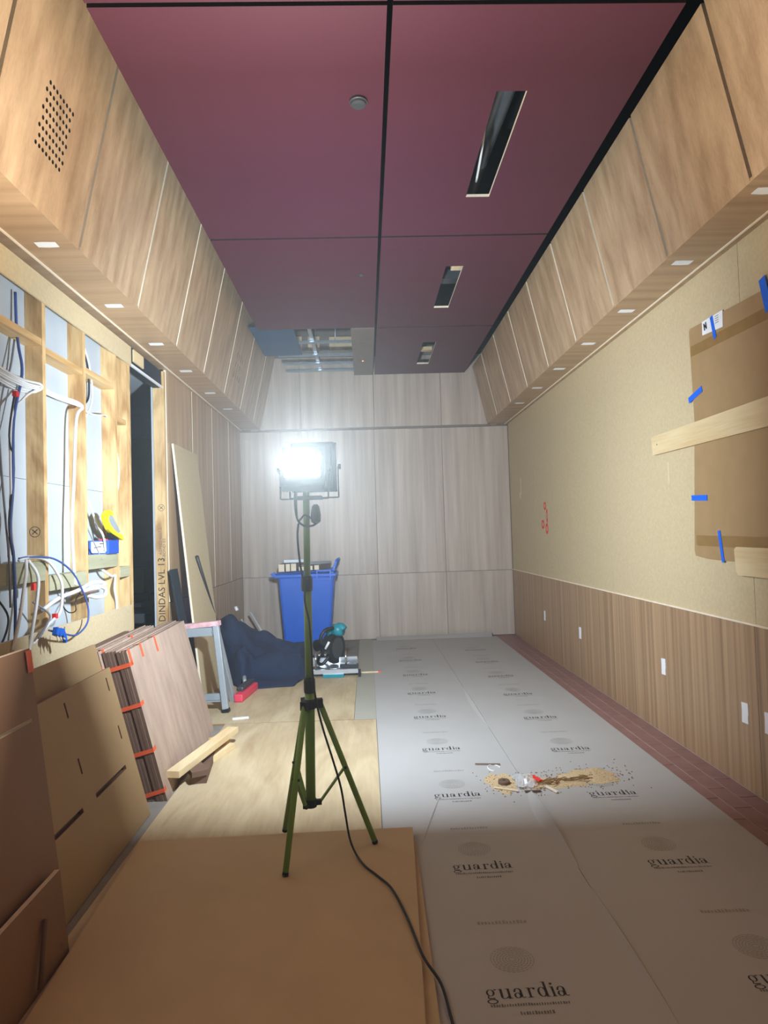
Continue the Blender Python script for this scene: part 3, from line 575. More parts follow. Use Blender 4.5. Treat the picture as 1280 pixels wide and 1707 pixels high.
offcut((-1.0, 5.02, 0.018), (0.12, 0.02, 0.012), 0.2, 0, 'paper', 'thin white sliver of trim on the plywood near the sawhorse', None)
tag(box('tape_scrap', (-0.44, -0.40), (3.62, 3.645), (0.0112, 0.013), 'btape'), 'small blue tape scrap on the plywood beside the tripod leg', 'tape scrap')

# ------------------------------------------------------------------ sawhorse
hz = thing('sawhorse', (-1.35, 5.35, 0.0112), 'grey metal sawhorse with a worn red and white top beam', 'sawhorse')
MB().bar((-1.62, 5.30, 0.682), (-1.195, 5.25, 0.715), 0.06, 0.038).build('top_beam', 'pinkw', hz)
lg = MB().bar((-1.225, 5.25, 0.70), (-1.155, 5.235, 0.0115), 0.05, 0.055, (0, 1, 0)).bar((-1.255, 5.25, 0.66), (-1.215, 5.25, 0.55), 0.03, 0.02).build('leg', 'zinc', hz, bevel=0.006)
MB().bar((-1.155, 5.235, 0.0115), (-1.16, 5.236, 0.04), 0.056, 0.062, (0, 1, 0)).build('leg_foot', 'blk', lg)
MB().bar((-1.59, 5.29, 0.69), (-1.60, 5.28, 0.0115), 0.05, 0.055, (0, 1, 0)).build('leg', 'zinc', hz, bevel=0.006)
MB().bar((-1.58, 5.33, 0.69), (-1.56, 5.62, 0.0115), 0.045, 0.05).build('leg', 'zinc', hz, bevel=0.006)
MB().bar((-1.24, 5.29, 0.69), (-1.17, 5.58, 0.0115), 0.045, 0.05).build('leg', 'zinc', hz, bevel=0.006)
MB().bar((-1.62, 5.27, 0.635), (-1.20, 5.25, 0.655), 0.02, 0.07).build('gusset', 'zinc', hz); MB().bar((-1.6, 5.275, 0.12), (-1.17, 5.245, 0.135), 0.02, 0.05).build('cross_brace', 'zinc', hz)
MB().bar((-1.6, 5.28, 0.09), (-1.18, 5.24, 0.10), 0.012, 0.012).build('brace_rod', 'zinc', hz)
MB().tube([(-1.205, 5.25, 0.34), (-1.175, 5.25, 0.345)], 0.01, 8).build('bolt', 'chrome', hz)
MB().tube([(-1.36, 5.20, 0.055), (-1.22, 4.95, 0.03)], 0.022, 10).build('stray_pipe', 'zinc', None, True); tag(bpy.data.objects['stray_pipe'], 'short grey pipe on the floor at the foot of the sawhorse', 'pipe')
# red and grey hand brush
hb = thing('hand_brush', (-1.09, 5.75, 0.0115), 'red and grey hand brush lying on the plywood behind the sawhorse leg', 'brush')
Rm = Matrix.Rotation(-0.12, 3, 'Z'); MB().obox((-1.09, 5.75, 0.045), (0.075, 0.46, 0.065), Rm).build('red_base', 'pink', hb, bevel=0.01); MB().obox((-1.105, 5.80, 0.095), (0.06, 0.34, 0.035), Rm).build('grey_body', 'grey', hb, bevel=0.008)
tube('handle', [(-1.13, 5.9, 0.10), (-1.15, 5.98, 0.12), (-1.16, 6.04, 0.11)], 0.018, 'zinc', hb, 8, 3)

# ------------------------------------------------------------------ black dust sheet heap, poles
random.seed(3)
nx, ny = 44, 40; v = []; f = []
def lerp_t(x, T):
    for (a, va), (b_, vb) in zip(T[:-1], T[1:]):
        if x <= b_: t = max(0, min(1, (x-a)/(b_-a))); t = t*t*(3-2*t); return va+(vb-va)*t
    return T[-1][1]
AX = [(-1.60, 0.52), (-1.45, 0.56), (-1.3, 0.44), (-1.15, 0.31), (-0.95, 0.25), (-0.72, 0.20), (-0.62, 0.05)]
SY = [(5.95, 0.0), (6.2, 0.14), (6.6, 0.8), (6.85, 1.0), (7.2, 0.8), (7.5, 0.1)]
for j in range(ny+1):
    for i in range(nx+1):
        u, w = i/nx, j/ny
        yfront = 6.62-0.62*min(1, u/0.45) if u < 0.45 else 6.0+0.02*math.sin(9*u)
        yfront += 0.35*max(0, (u-0.93)/0.07)
        x = -1.60+0.97*u; y = yfront+(7.5-yfront)*w
        z = lerp_t(x, AX)*lerp_t(y, SY if u > 0.45 else [(yfront, 0.0), (yfront+0.18, 0.6), (6.9, 1.0), (7.2, 0.8), (7.5, 0.1)])
        z += 0.045*(abs(math.sin(5*x+7*y+0.6+1.5*math.sin(4*x)))-0.5)*min(1, z*5)+0.03*(abs(math.sin(11*y-3*x+2*math.sin(3*x)))-0.5)*min(1, z*5)+0.016*math.sin(13*x+5*y)*min(1, z*8)+0.028*math.sin(5*x-11*y+1.3)*min(1, z*6)+0.012*math.sin(24*y+7*x)*min(1, z*8)+0.02*abs(math.sin(9*x+17*y))*min(1, z*6)
        v.append((x+0.012*math.sin(9*y), y, max(0.014, z+0.0145)))
for j in range(ny):
    for i in range(nx): a = j*(nx+1)+i; f.append((a, a+1, a+nx+2, a+nx+1))
dsh = obj('dust_sheet', v, f, 'cloth', None, True); tag(dsh, 'crumpled navy-black cloth heaped on the floor between sawhorse and blue bin', 'cloth')
md = dsh.modifiers.new('solid', 'SOLIDIFY'); md.thickness = 0.003
tag(tube('black_pole', [(-1.513, 5.82, 1.238), (-1.49, 6.40, 0.58), (-1.485, 6.55, 0.42)], 0.016, 'blk', None, 10), 'black pole leaning on the tall pale board and standing in the cloth heap', 'pole')
tag(tube('steel_rod', [(-1.60, 8.2, 0.38), (-1.42, 8.2, 0.085), (-1.40, 8.2, 0.012)], 0.011, 'rod', None, 8), 'shorter bright steel rod leaning in the back left corner', 'rod')
tag(tube('steel_rod', [(-1.484, 8.2, 0.466), (-1.26, 8.2, 0.07), (-1.24, 8.2, 0.012)], 0.014, 'rod', None, 8), 'longer bright steel rod leaning next to the blue bin', 'rod')
tag(tube('white_tipped_rod', [(-1.40, 6.98, 0.62), (-1.42, 6.99, 0.66)], 0.018, 'white', None, 8), 'white rod end poking out at the top of the cloth heap', 'rod')

# ------------------------------------------------------------------ blue wheelie bin with offcuts
bn = thing('wheelie_bin', (-0.77, 8.3, 0), 'blue wheelie bin standing against the back wall', 'bin')
BB = [(-1.055, 8.10, 0.06), (-0.49, 8.10, 0.06), (-0.49, 8.50, 0.06), (-1.055, 8.50, 0.06), (-1.105, 8.03, 0.90), (-0.415, 8.03, 0.90), (-0.415, 8.56, 0.90), (-1.105, 8.56, 0.90)]
obj('body', BB, HEXF, 'blue', bn, bevel=0.03)
MB().box((-1.15, -0.385), (8.0, 8.59), (0.885, 0.93)).build('rim', 'blue', bn, bevel=0.012)
obj('lid', [(-1.16, 8.0, 0.932), (-0.40, 8.0, 0.945), (-0.40, 8.59, 0.945), (-1.16, 8.59, 0.932), (-1.10, 8.05, 0.955), (-0.44, 8.05, 0.975), (-0.44, 8.55, 0.975), (-1.10, 8.55, 0.955)], HEXF, 'blue', bn, bevel=0.01)
q = MB().box((-0.63, -0.45), (7.985, 8.0), (0.955, 0.972)).box((-0.63, -0.45), (7.985, 8.0), (0.85, 0.866)).box((-0.63, -0.614), (7.985, 8.0), (0.866, 0.955)).box((-0.466, -0.45), (7.985, 8.0), (0.866, 0.955)); q.build('side_frame', 'blue', bn)
for y in (8.05, 8.5): MB().bar((-0.44, y, 0.92), (-0.375, y, 1.09), 0.03, 0.035).build('handle_arm', 'blue', bn, bevel=0.006)
tube('handle_bar', [(-0.372, 8.02, 1.085), (-0.372, 8.53, 1.085)], 0.018, 'blue', bn, 10)
MB().bar((-1.15, 8.02, 0.91), (-1.17, 8.02, 0.95), 0.05, 0.05).build('lid_catch', 'blue', bn)
for y in (8.06, 8.54): lathe('wheel', [(0.1, -0.025), (0.1, 0.025)], (-0.47, y, 0.1), 'blk_s', bn, 20, 'y')
tube('axle', [(-0.47, 8.04, 0.1), (-0.47, 8.56, 0.1)], 0.012, 'grey', bn, 8)
for x in (-1.02,): MB().box((x-0.03, x+0.1), (8.12, 8.48), (0.0, 0.06)).build('front_foot', 'blue', bn)
g = 'timber offcuts lying across the bin lid'
for i, (x, dx, z, w, h, y0, y1, lb) in enumerate(((-1.045, 0, 0.968, 0.07, 0.09, 7.93, 8.45, 'leftmost square timber end on the blue bin lid'), (-0.965, 0, 0.971, 0.05, 0.09, 7.91, 8.45, 'second timber from the left on the bin lid'), (-0.895, 0, 0.974, 0.062, 0.09, 7.90, 8.5, 'third timber from the left on the bin lid'), (-0.80, 0.06, 0.976, 0.07, 0.045, 7.94, 8.5, 'flat thin timber left of the tripod pole on the bin lid'), (-0.70, 0.04, 0.978, 0.06, 0.05, 7.95, 8.45, 'flat thin timber behind the tripod pole on the bin lid'), (-0.62, 0.12, 0.979, 0.055, 0.055, 7.95, 8.42, 'rightmost timber on the blue bin lid'))):
    o = obj('bin_timber', [(x-w/2, y0, z), (x+w/2, y0, z), (x+w/2+dx, y1, z), (x-w/2+dx, y1, z), (x-w/2, y0, z+h), (x+w/2, y0, z+h), (x+w/2+dx, y1, z+h), (x-w/2+dx, y1, z+h)], HEXF, 'brown', None, mats=['brown', 'edge'], fm=[0, 0, 1, 0, 0, 0]); tag(o, lb, 'offcut', g)
offcut((-0.90, 8.2, 1.085), (0.30, 0.07, 0.035), 0.2, 0, 'zinc', 'greyed timber laid across the others on the bin lid', g, name='bin_timber')
offcut((-0.60, 8.2, 1.055), (0.16, 0.3, 0.03), -0.5, 0, 'zinc', 'small grey board piece on the right end of the bin pile', g, name='bin_timber')
lathe('lid_stone', [(0.02, 0), (0.02, 0.01)], (-1.05, 8.0495, 0.8), 'paper', bn, 8, 'y')

# ------------------------------------------------------------------ mitre saw
ms = thing('mitre_saw', (-0.35, 6.55, 0.0), 'teal and black mitre saw on the floor in front of the blue bin', 'mitre saw')
zb = 0.012
MB().box((-0.56, -0.13), (6.42, 6.62), (zb, 0.07)).build('base', 'grey', ms, bevel=0.01)
lathe('turntable', [(0.15, 0), (0.15, 0.018)], (-0.36, 6.55, 0.071), 'alu', ms, 28)
MB().box((-0.57, -0.12), (6.36, 6.40), (0.045, 0.085)).build('front_rail', 'alu', ms); MB().box((-0.60, -0.13), (6.60, 6.63), (0.075, 0.16)).build('fence', 'alu', ms)
MB().box((-0.46, -0.26), (6.33, 6.37), (zb, 0.045)).build('teal_clamp', 'teal', ms); MB().box((-0.12, -0.095), (6.36, 6.42), (zb, 0.07)).build('rail_end', 'blk', ms); MB().box((-0.30, -0.12), (6.42, 6.5), (0.071, 0.115)).build('extension_arm', 'blk', ms)
for x in (-0.50, -0.44): tube('slide_rail', [(x, 6.40, 0.22), (x, 6.95, 0.22)], 0.014, 'chrome', ms, 10)
for (x, y) in ((-0.53, 6.37), (-0.24, 6.44)): tube('clamp_screw', [(x, y, 0.08), (x, y, 0.25)], 0.008, 'chrome', ms, 8)
MB().bar((-0.47, 6.75, 0.10), (-0.45, 6.70, 0.30), 0.12, 0.10).build('pivot_arm', 'blk', ms, bevel=0.01)
Rg = Matrix.Rotation(math.radians(-28), 4, 'Z')
def disc(nm, c, r, t, mat, par, a0=0, a1=360, n=28):
    pts = [(r*math.cos(math.radians(a0+(a1-a0)*k/n)), r*math.sin(math.radians(a0+(a1-a0)*k/n))) for k in range(n if a1-a0 >= 360 else n+1)]
    U = Vector((math.sin(0.5), math.cos(0.5), 0)); N = Vector((math.cos(0.5), -math.sin(0.5), 0)); return plate(nm, pts, [], c, U, (0, 0, 1), N, t, mat, par)
disc('blade_guard', (-0.325, 6.58, 0.255), 0.15, 0.055, 'blk', ms); disc('guard_trim', (-0.322, 6.58, 0.255), 0.105, 0.062, 'grey', ms); disc('blade', (-0.35, 6.58, 0.235), 0.135, 0.003, 'chrome', ms, 200, 340)
tube('motor', [(-0.33, 6.62, 0.30), (-0.55, 6.74, 0.26)], 0.06, 'blk', ms, 16)
tube('motor_cover', [(-0.36, 6.60, 0.43), (-0.27, 6.56, 0.44)], 0.062, 'teal', ms, 16)
tube('top_housing', [(-0.42, 6.62, 0.40), (-0.30, 6.57, 0.47), (-0.255, 6.55, 0.44)], 0.042, 'teal', ms, 12, 3)
tube('handle', [(-0.36, 6.50, 0.47), (-0.43, 6.44, 0.46), (-0.475, 6.42, 0.40), (-0.47, 6.44, 0.33), (-0.42, 6.5, 0.31)], 0.017, 'blk', ms, 10, 4)
tube('battery_lever', [(-0.44, 6.47, 0.27), (-0.40, 6.45, 0.34)], 0.012, 'white', ms, 8)
tube('hose', [(-0.5, 6.6, 0.2), (-0.52, 6.5, 0.14), (-0.47, 6.42, 0.13), (-0.40, 6.45, 0.2)], 0.016, 'blk', ms, 8, 4)
sk = thing('marking_stick', (0, 6.55, 0.05), 'thin pale stick with an orange tip poking out from the mitre saw', 'stick')
box('stick_shaft', (-0.12, 0.075), (6.542, 6.556), (0.0045, 0.016), 'pine_pale', sk); box('orange_tip', (0.075, 0.108), (6.541, 6.557), (0.0045, 0.017), 'otape', sk)
lathe('tape_roll', [(0.045, 0), (0.045, 0.06)], (-1.0, 7.9, 0.0005), 'zinc', None, 16); tag(bpy.data.objects['tape_roll'], 'grey metal tin on the floor at the foot of the blue bin', 'tin')

# ------------------------------------------------------------------ sawdust and scraps on the sheets
random.seed(11)
def heap(name, cx, cy, rx, ry, h, mat, label, n=26, m=12, z0=0.0045):
    v = []; f = []
    for j in range(m+1):
        for i in range(n):
            a = 2*math.pi*i/n; r = j/m; rr = r*(1+0.12*math.sin(3*a+cx*9)+0.1*math.sin(7*a))
            v.append((cx+rx*rr*math.cos(a), cy+ry*rr*math.sin(a), z0+max(0, h*(1-r*r)*(0.55+0.6*random.random()))))
    for j in range(m):
        for i in range(n): f.append((j*n+i, j*n+(i+1) % n, (j+1)*n+(i+1) % n, (j+1)*n+i))
    o = obj(name, v, f, mat, None, True); return tag(o, label, 'sawdust', None, 'stuff')
heap('sawdust', 1.20, 3.62, 0.16, 0.11, 0.022, 'dust', 'pale sawdust heap at the right end of the swept pile')
heap('sawdust', 0.99, 3.54, 0.16, 0.075, 0.016, 'dust', 'sawdust streak in the middle of the swept pile')
heap('sawdust', 0.70, 3.58, 0.085, 0.14, 0.003, 'dust', 'thin sawdust film around the plastic scrap')
q = MB()
for k in range(60):
    x = random.uniform(0.86, 1.16); y = 3.50+(x-0.86)*0.22+random.gauss(0, 0.018); a = random.uniform(-0.5, 0.6); l = random.uniform(0.015, 0.06)
    q.bar((x, y, 0.022), (x+l*math.cos(a), y+l*math.sin(a)*0.6, 0.020+random.uniform(0, 0.008)), 0.004, 0.003)
for k in range(420):                                      # loose grains around the swept heap
    t_ = random.random(); x = 0.62+0.78*t_+random.gauss(0, 0.05); y = 3.58+0.10*(t_-0.5)+random.gauss(0, 0.085); a = random.uniform(0, 3.1); l = random.uniform(0.003, 0.010)
    q.bar((x, y, 0.0062), (x+l*math.cos(a), y+l*math.sin(a), 0.0066), 0.0035, 0.002)
q.build('wood_shavings', 'dust_d'); tag(bpy.data.objects['wood_shavings'], 'brown wood shavings scattered over the sawdust pile', 'shavings', None, 'stuff')
v = []; f = []
for j in range(9):
    for i in range(9):
        x = 0.765+0.115*i/8+random.uniform(-.004, .004); y = 3.47+0.17*j/8+random.uniform(-.004, .004); v.append((x, y, 0.012+0.03*math.sin(math.pi*i/8)*math.sin(math.pi*j/8)+random.uniform(0, 0.016)))
for j in range(8):
    for i in range(8): f.append((j*9+i, j*9+i+1, j*9+i+10, j*9+i+9))
tag(obj('plastic_wrapper', v, f, 'plastic'), 'crumpled clear plastic wrapper on the sheet beside the sawdust', 'wrapper')
dp = thing('hole_saw_plug', (0.708, 3.56, 0.0045), 'dark round wood plug on the grey sheet left of the plastic wrapper', 'wood plug'); lathe('disc', [(0.030, 0.001), (0.032, 0.005), (0.032, 0.018), (0.029, 0.021)], (0.708, 3.56, 0.0042), 'brown', dp, 20); lathe('pilot_hole', [(0.006, 0), (0.006, 0.001)], (0.708, 3.56, 0.0253), 'blk', dp, 10)
for (x0, y0, x1, y1, w, mt, lb) in ((0.60, 3.86, 0.745, 3.84, 0.004, 'brown', 'thin dark sliver on the sheet above the round plug'), (0.64, 3.50, 0.76, 3.44, 0.007, 'edge', 'pale splinter in front of the round plug'), (0.79, 3.43, 0.875, 3.43, 0.014, 'brown', 'short dark stick in front of the plastic wrapper'), (0.90, 3.53, 0.955, 3.40, 0.014, 'edge', 'pale wood strip lying across the sheet seam'), (0.87, 3.60, 0.90, 3.52, 0.022, 'redm', 'small red scrap behind the plastic wrapper')):
    tag(MB().bar((x0, y0, 0.0285 if mt == 'redm' else 0.012), (x1, y1, 0.0285 if mt == 'redm' else 0.012), w, 0.006).build('wood_splinter', mt), lb, 'scrap')
pts = [(0.70+0.035*math.cos(a), 3.80+0.05*math.sin(a), 0.007) for a in [k*0.35 for k in range(14)]]
tag(tube('plastic_curl', pts, 0.003, 'white', None, 6), 'white plastic curl on the sheet behind the round plug', 'scrap')

# ------------------------------------------------------------------ cardboard, batten and offcut board on the right wall
XF = XR+0.006
cb = thing('cardboard_panel', (XF-0.01, 3.2, 1.18), 'large brown cardboard panel taped to the right wall with blue tape', 'cardboard')
plate('cardboard_face', [(2.2, 1.16), (3.66, 1.185), (3.79, 1.20), (3.80, 1.23), (3.73, 2.0), (3.745, 2.525), (3.73, 2.537), (2.2, 2.46)], [], (XF-0.008, 0, 0), (0, 1, 0), (0, 0, 1), (-1, 0, 0), 0.0075, 'card', cb)
def strip(nm, y0, z0, y1, z1, w, mat, par, x=XF-0.0095):
    a = Vector((x, y0, z0)); b_ = Vector((x, y1, z1)); d = (b_-a).normalized(); s = Vector((1, 0, 0)).cross(d)*w/2; t = Vector((0.001, 0, 0))
    return obj(nm, [a-s, b_-s, b_+s, a+s, a-s+t, b_-s+t, b_+s+t, a+s+t], HEXF, mat, par)
strip('parcel_tape', 2.2, 2.36, 3.735, 2.40, 0.06, 'cardtape', cb, XF-0.0088); strip('parcel_tape', 2.2, 1.27, 3.77, 1.29, 0.06, 'cardtape', cb, XF-0.0088)
for s_ in ((3.78, 2.12, 3.625, 2.158, 0.035), (3.80, 1.542, 3.625, 1.533, 0.032), (3.52, 1.345, 3.49, 1.172, 0.026), (3.492, 2.53, 3.462, 2.40, 0.028), (3.03, 2.56, 2.99, 2.39, 0.05)): strip('masking_tape', *s_, 'btape', cb, XF-0.0115)
lb_ = plate('shipping_label', [(3.385, 2.438), (3.595, 2.455), (3.593, 2.532), (3.38, 2.528)], [], (XF-0.0098, 0, 0), (0, 1, 0), (0, 0, 1), (-1, 0, 0), 0.001, 'paper', cb)
strip('label_mark', 3.565, 2.475, 3.572, 2.515, 0.010, 'print', lb_, XF-0.0112); strip('label_mark', 3.545, 2.478, 3.552, 2.518, 0.010, 'print', lb_, XF-0.0112); strip('label_mark', 3.57, 2.51, 3.548, 2.485, 0.008, 'print', lb_, XF-0.0112)
for k in range(4): strip('label_mark', 3.42, 2.515-0.012*k, 3.455, 2.516-0.012*k, 0.003, 'print_mid', lb_, XF-0.0112)
bt = thing('timber_batten', (XF-0.03, 3.4, 1.85), 'pale flat timber batten fixed across the cardboard on the right wall', 'batten')
obj('board', [(XF-0.030, 2.1, 1.83), (XF-0.012, 2.1, 1.83), (XF-0.012, 4.25, 1.852), (XF-0.030, 4.25, 1.852), (XF-0.030, 2.1, 1.985), (XF-0.012, 2.1, 1.985), (XF-0.012, 4.262, 1.975), (XF-0.030, 4.262, 1.975)], HEXF, 'pine_pale', bt)
tube('screw_head', [(XF-0.0315, 4.18, 1.915), (XF-0.030, 4.18, 1.915)], 0.005, 'grey', bt, 8)
plate('board_offcut', [(2.3, 1.11), (3.325, 1.113), (3.34, 1.135), (3.348, 1.245), (3.33, 1.26), (2.3, 1.255)], [], (XF-0.030, 0, 0), (0, 1, 0), (0, 0, 1), (-1, 0, 0), 0.018, 'pine_pale', None, 'edge'); tag(bpy.data.objects['board_offcut'], 'pale rounded board offcut below the cardboard on the right wall', 'board')

# ------------------------------------------------------------------ stud-bay clutter: box, handsaw, cables
bx_ = thing('screw_box', (-1.68, 4.18, 1.3135), 'blue carton with a white label on the noggin of the stud wall', 'carton')
obj('carton_body', [(-1.735, 4.10, 1.3135), (-1.625, 4.14, 1.3135), (-1.625, 4.30, 1.3135), (-1.735, 4.28, 1.3135), (-1.735, 4.10, 1.40), (-1.625, 4.14, 1.40), (-1.625, 4.30, 1.40), (-1.735, 4.28, 1.40)], HEXF, 'boxblue', bx_)
obj('carton_label', [(-1.722, 4.1038, 1.322), (-1.645, 4.1318, 1.322), (-1.645, 4.1318, 1.392), (-1.722, 4.1038, 1.392)], [(0, 1, 2, 3)], 'paper', bx_)
for (a, z) in ((0.2, 1.352), (0.45, 1.356), (0.6, 1.375)):
    x = -1.722+0.077*a; y = 4.1035+0.028*a; obj('label_print', [(x, y-0.0005, z), (x+0.02, y+0.0068, z), (x+0.02, y+0.0068, z+0.006), (x, y-0.0005, z+0.006)], [(0, 1, 2, 3)], 'print', bx_)
obj('red_lid_edge', [(-1.68, 4.1185, 1.4), (-1.63, 4.1367, 1.4), (-1.63, 4.1367, 1.408), (-1.68, 4.1185, 1.408)], [(0, 1, 2, 3)], 'redm', bx_)
hs = thing('handsaw', (-1.66, 4.2, 1.4), 'handsaw with a bright yellow handle resting on the blue carton', 'handsaw')
yo = [(4.02, 1.545), (4.07, 1.575), (4.13, 1.575), (4.165, 1.555), (4.15, 1.54), (4.10, 1.545), (4.085, 1.52), (4.11, 1.49), (4.17, 1.455), (4.25, 1.43), (4.30, 1.425), (4.335, 1.395), (4.325, 1.385), (4.24, 1.405), (4.15, 1.425), (4.08, 1.455), (4.035, 1.50)]
plate('grip', yo, [], (-1.60, 0, 0.012), (0, 1, 0), (0, 0, 1), (1, 0, 0), 0.028, 'ylw', hs, bevel=0.006)
plate('grip_inset', [(4.10, 1.415), (4.20, 1.403), (4.24, 1.405), (4.18, 1.425), (4.11, 1.445)], [], (-1.598, 0, 0.0), (0, 1, 0), (0, 0, 1), (1, 0, 0), 0.03, 'blk', hs)
plate('blade', [(4.10, 1.51), (4.16, 1.46), (4.25, 1.43), (4.30, 1.44), (4.2, 1.52), (4.14, 1.56)], [], (-1.612, 0, 0.012), (0, 1, 0), (0, 0, 1), (1, 0, 0), 0.0015, 'zinc', hs)
def cable(pts, r, mat, label, sub=6): return tag(tube('electrical_cable', pts, r, mat, None, 7, sub), label, 'cable')
cable([(-1.69, 2.90, 2.25), (-1.66, 3.04, 2.20), (-1.645, 3.17, 2.188), (-1.635, 3.31, 2.20), (-1.64, 3.345, 2.185), (-1.65, 3.28, 2.155), (-1.66, 3.2, 2.10), (-1.67, 3.11, 1.98), (-1.67, 3.10, 1.6), (-1.67, 3.12, 1.31)], 0.006, 'cable_w', 'white cable loop crossing the nearest stud bay and dropping down')
for k in range(3): cable([(-1.70, 2.90, 2.235-0.012*k), (-1.67, 3.06, 2.195-0.012*k), (-1.65, 3.2, 2.18-0.01*k), (-1.645, 3.34-0.02*k, 2.19-0.01*k), (-1.655, 3.33-0.02*k, 2.172-0.01*k), (-1.68, 3.15, 2.165-0.012*k), (-1.70, 2.92, 2.20-0.012*k)], 0.005, 'cable_w', ['upper strand of the coiled white cables in the nearest stud bay', 'middle strand of the coiled white cables in the nearest stud bay', 'lowest strand of the coiled white cables in the nearest stud bay'][k])
cable([(-1.72, 3.25, 2.65), (-1.71, 3.24, 2.46), (-1.69, 3.22, 2.36), (-1.66, 3.19, 2.22), (-1.665, 3.12, 1.98), (-1.665, 3.11, 1.69), (-1.665, 3.08, 1.45), (-1.64, 3.06, 1.33), (-1.635, 3.06, 1.1), (-1.66, 3.1, 0.9)], 0.007, 'cable_b', 'blue cable running down the nearest stud bay')
cable([(-1.71, 3.22, 2.4), (-1.70, 3.15, 2.22), (-1.70, 3.05, 2.1), (-1.69, 3.05, 1.8), (-1.68, 3.07, 1.5), (-1.64, 3.02, 1.33), (-1.635, 3.02, 1.1)], 0.005, 'cable_g', 'thin grey cable hanging left of the blue cable')
cable([(-1.70, 3.21, 2.14), (-1.69, 3.15, 1.98), (-1.68, 3.11, 1.86), (-1.69, 3.15, 1.72), (-1.68, 3.11, 1.6), (-1.69, 3.13, 1.5), (-1.68, 3.09, 1.33)], 0.005, 'cable_g', 'wavy grey cable tangled with the blue cable')
cable([(-1.65, 3.10, 2.10), (-1.66, 3.07, 1.9), (-1.67, 3.13, 1.75), (-1.66, 3.06, 1.5), (-1.64, 3.05, 1.34)], 0.004, 'cable_k', 'thin black wire twisted around the blue cable')
tag(box('red_wire_cap', (-1.655, -1.635), (3.09, 3.115), (2.09, 2.115), 'redm'), 'red cap on the wire hanging in the nearest stud bay', 'wire cap')
cable([(-1.70, 3.48, 2.20), (-1.68, 3.62, 2.19), (-1.645, 3.78, 2.185), (-1.64, 3.815, 2.175), (-1.655, 3.77, 2.1), (-1.665, 3.75, 1.75), (-1.67, 3.73, 1.5), (-1.66, 3.72, 1.26), (-1.64, 3.7, 1.15)], 0.009, 'cable_w', 'thick white cable bent over into the second stud bay')
cable([(-1.70, 3.46, 2.215), (-1.68, 3.6, 2.205), (-1.645, 3.74, 2.2), (-1.64, 3.82, 2.19)], 0.007, 'cable_w', 'short white cable lying along the thick one in the second bay')
cable([(-1.72, 3.97, 2.62), (-1.70, 4.03, 2.5), (-1.70, 4.05, 2.3), (-1.71, 3.96, 2.2), (-1.72, 3.93, 2.1)], 0.006, 'cable_k', 'dark cable curling down in the third stud bay')
cable([(-1.72, 4.02, 2.62), (-1.70, 4.06, 2.5), (-1.69, 4.08, 2.3), (-1.70, 4.0, 2.16), (-1.72, 3.92, 2.12)], 0.006, 'cable_w', 'white cable curling beside the dark one in the third bay')
cable([(-1.70, 3.93, 2.20), (-1.68, 4.0, 2.185), (-1.68, 4.1, 2.19), (-1.69, 4.27, 2.22), (-1.70, 4.33, 2.22)], 0.005, 'cable_w', 'white cable crossing the third stud bay into the stud')
cable([(-1.72, 3.98, 1.75), (-1.70, 4.04, 1.62), (-1.68, 4.1, 1.5), (-1.65, 4.12, 1.42), (-1.645, 4.13, 1.33)], 0.007, 'cable_w', 'white cable slanting down to the blue carton')
cable([(-1.72, 3.97, 1.6), (-1.70, 4.0, 1.48), (-1.66, 4.06, 1.33), (-1.645, 4.07, 1.28)], 0.004, 'cable_g', 'thin grey wire left of the blue carton')
cable([(-1.70, 4.18, 1.225), (-1.67, 4.21, 1.19), (-1.665, 4.28, 1.165), (-1.665, 4.335, 1.165), (-1.66, 4.31, 1.08), (-1.66, 4.34, 0.98), (-1.66, 4.33, 0.85)], 0.008, 'cable_w', 'white cable looping out below the treated noggin of the third bay')
cable([(-1.70, 4.41, 2.3), (-1.68, 4.42, 2.05), (-1.68, 4.47, 1.85), (-1.69, 4.44, 1.68), (-1.70, 4.42, 1.55)], 0.006, 'cable_w', 'white cable hanging between the last two studs')
cable([(-1.66, 3.14, 1.31), (-1.635, 3.2, 1.325), (-1.62, 3.34, 1.30), (-1.61, 3.45, 1.20), (-1.605, 3.46, 1.12), (-1.60, 3.42, 1.03), (-1.60, 3.30, 0.985), (-1.63, 3.2, 0.9)], 0.008, 'cable_w', 'thick white cable looping over the lower noggin of the nearest bay')
cable([(-1.66, 3.14, 1.32), (-1.63, 3.2, 1.325), (-1.60, 3.36, 1.31), (-1.59, 3.53, 1.24), (-1.585, 3.64, 1.14), (-1.58, 3.71, 1.03), (-1.575, 3.69, 0.94), (-1.57, 3.55, 0.895), (-1.56, 3.39, 0.92), (-1.56, 3.22, 0.965)], 0.005, 'cable_b', 'large blue cable loop hanging out of the stud frame')
cable([(-1.66, 3.36, 1.05), (-1.62, 3.45, 1.10), (-1.60, 3.63, 1.125), (-1.59, 3.79, 1.155), (-1.585, 3.92, 1.15), (-1.585, 3.965, 1.135), (-1.59, 3.9, 1.12), (-1.60, 3.75, 1.12)], 0.011, 'cable_w', 'fat white cable end sticking out past the second stud')
cable([(-1.61, 3.72, 1.11), (-1.59, 3.85, 1.13), (-1.58, 3.95, 1.11), (-1.585, 3.96, 1.07), (-1.6, 3.88, 1.065), (-1.61, 3.78, 1.085)], 0.012, 'cable_w', 'fat white cable coil in front of the second stud')
cable([(-1.61, 3.68, 1.105), (-1.59, 3.78, 1.10), (-1.59, 3.88, 1.10)], 0.007, 'brown', 'brown wire tucked in the fat white cable coil')
cable([(-1.62, 3.52, 1.13), (-1.60, 3.46, 1.06), (-1.59, 3.5, 1.02), (-1.59, 3.58, 1.02), (-1.60, 3.6, 1.07), (-1.6, 3.66, 1.11)], 0.003, 'cable_k', 'thin black wire curl below the second bay noggin')
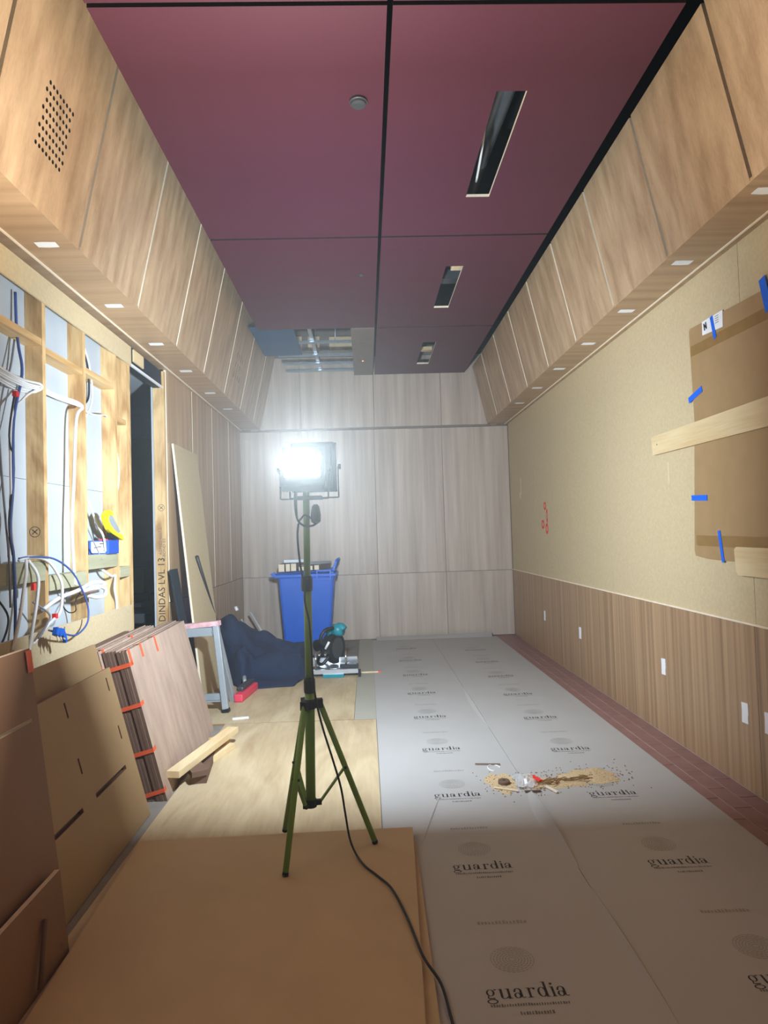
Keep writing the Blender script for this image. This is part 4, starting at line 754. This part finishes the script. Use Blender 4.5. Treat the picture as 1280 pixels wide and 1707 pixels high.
cable([(-1.645, 3.18, 1.31), (-1.62, 3.13, 1.25), (-1.61, 3.09, 1.18), (-1.61, 3.05, 1.05), (-1.62, 3.0, 0.9)], 0.008, 'cable_w', 'white cable drooping left below the nearest noggin')
cable([(-1.64, 3.19, 1.31), (-1.61, 3.22, 1.23), (-1.605, 3.2, 1.12), (-1.61, 3.17, 1.0), (-1.63, 3.16, 0.85)], 0.008, 'cable_w', 'white cable drooping straight down below the nearest noggin')
cable([(-1.66, 3.27, 1.1), (-1.62, 3.35, 1.03), (-1.60, 3.28, 0.985), (-1.6, 3.2, 0.93)], 0.005, 'cable_g', 'short grey cable end near the first stud foot')
cable([(-1.70, 3.02, 1.15), (-1.69, 3.10, 1.05), (-1.69, 3.06, 0.95), (-1.68, 2.95, 0.9)], 0.005, 'cable_k', 'black wire bending at the bottom of the nearest bay')
tag(box('red_wire_cap', (-1.61, -1.59), (3.355, 3.38), (1.005, 1.03), 'redm'), 'red sleeve on the white cable beside the first stud', 'wire cap')
tag(box('red_wire_cap', (-1.655, -1.64), (3.24, 3.262), (1.16, 1.195), 'redm'), 'red cap on the wire below the nearest noggin', 'wire cap')
for (y, z, lb) in ((3.27, 0.955, 'bright blue cable connectors lying on top of the tan sheet'), (3.33, 0.905, 'single blue connector dangling below the others')):
    t = thing('cable_connector', (-1.53, y, z), lb, 'connector')
    if z > 0.93:
        for k in range(3): Rm = Matrix.Rotation(0.5*k-0.4, 3, 'X'); MB().obox((-1.535, y-0.03+0.03*k, z-0.008*k), (0.025, 0.028, 0.04), Rm).build('connector_body', 'blue_c', t, bevel=0.003); tube('connector_tail', [(-1.53, y-0.03+0.03*k, z-0.02-0.008*k), (-1.525, y-0.03+0.035*k, z-0.05)], 0.004, 'edge', t, 6)
    else: MB().obox((-1.535, y, z), (0.018, 0.02, 0.036), Matrix.Rotation(0.3, 3, 'X')).build('connector_body', 'blue_c', t, bevel=0.003); tube('connector_tail', [(-1.535, y, z+0.018), (-1.54, y+0.01, z+0.06)], 0.003, 'cable_g', t, 6)
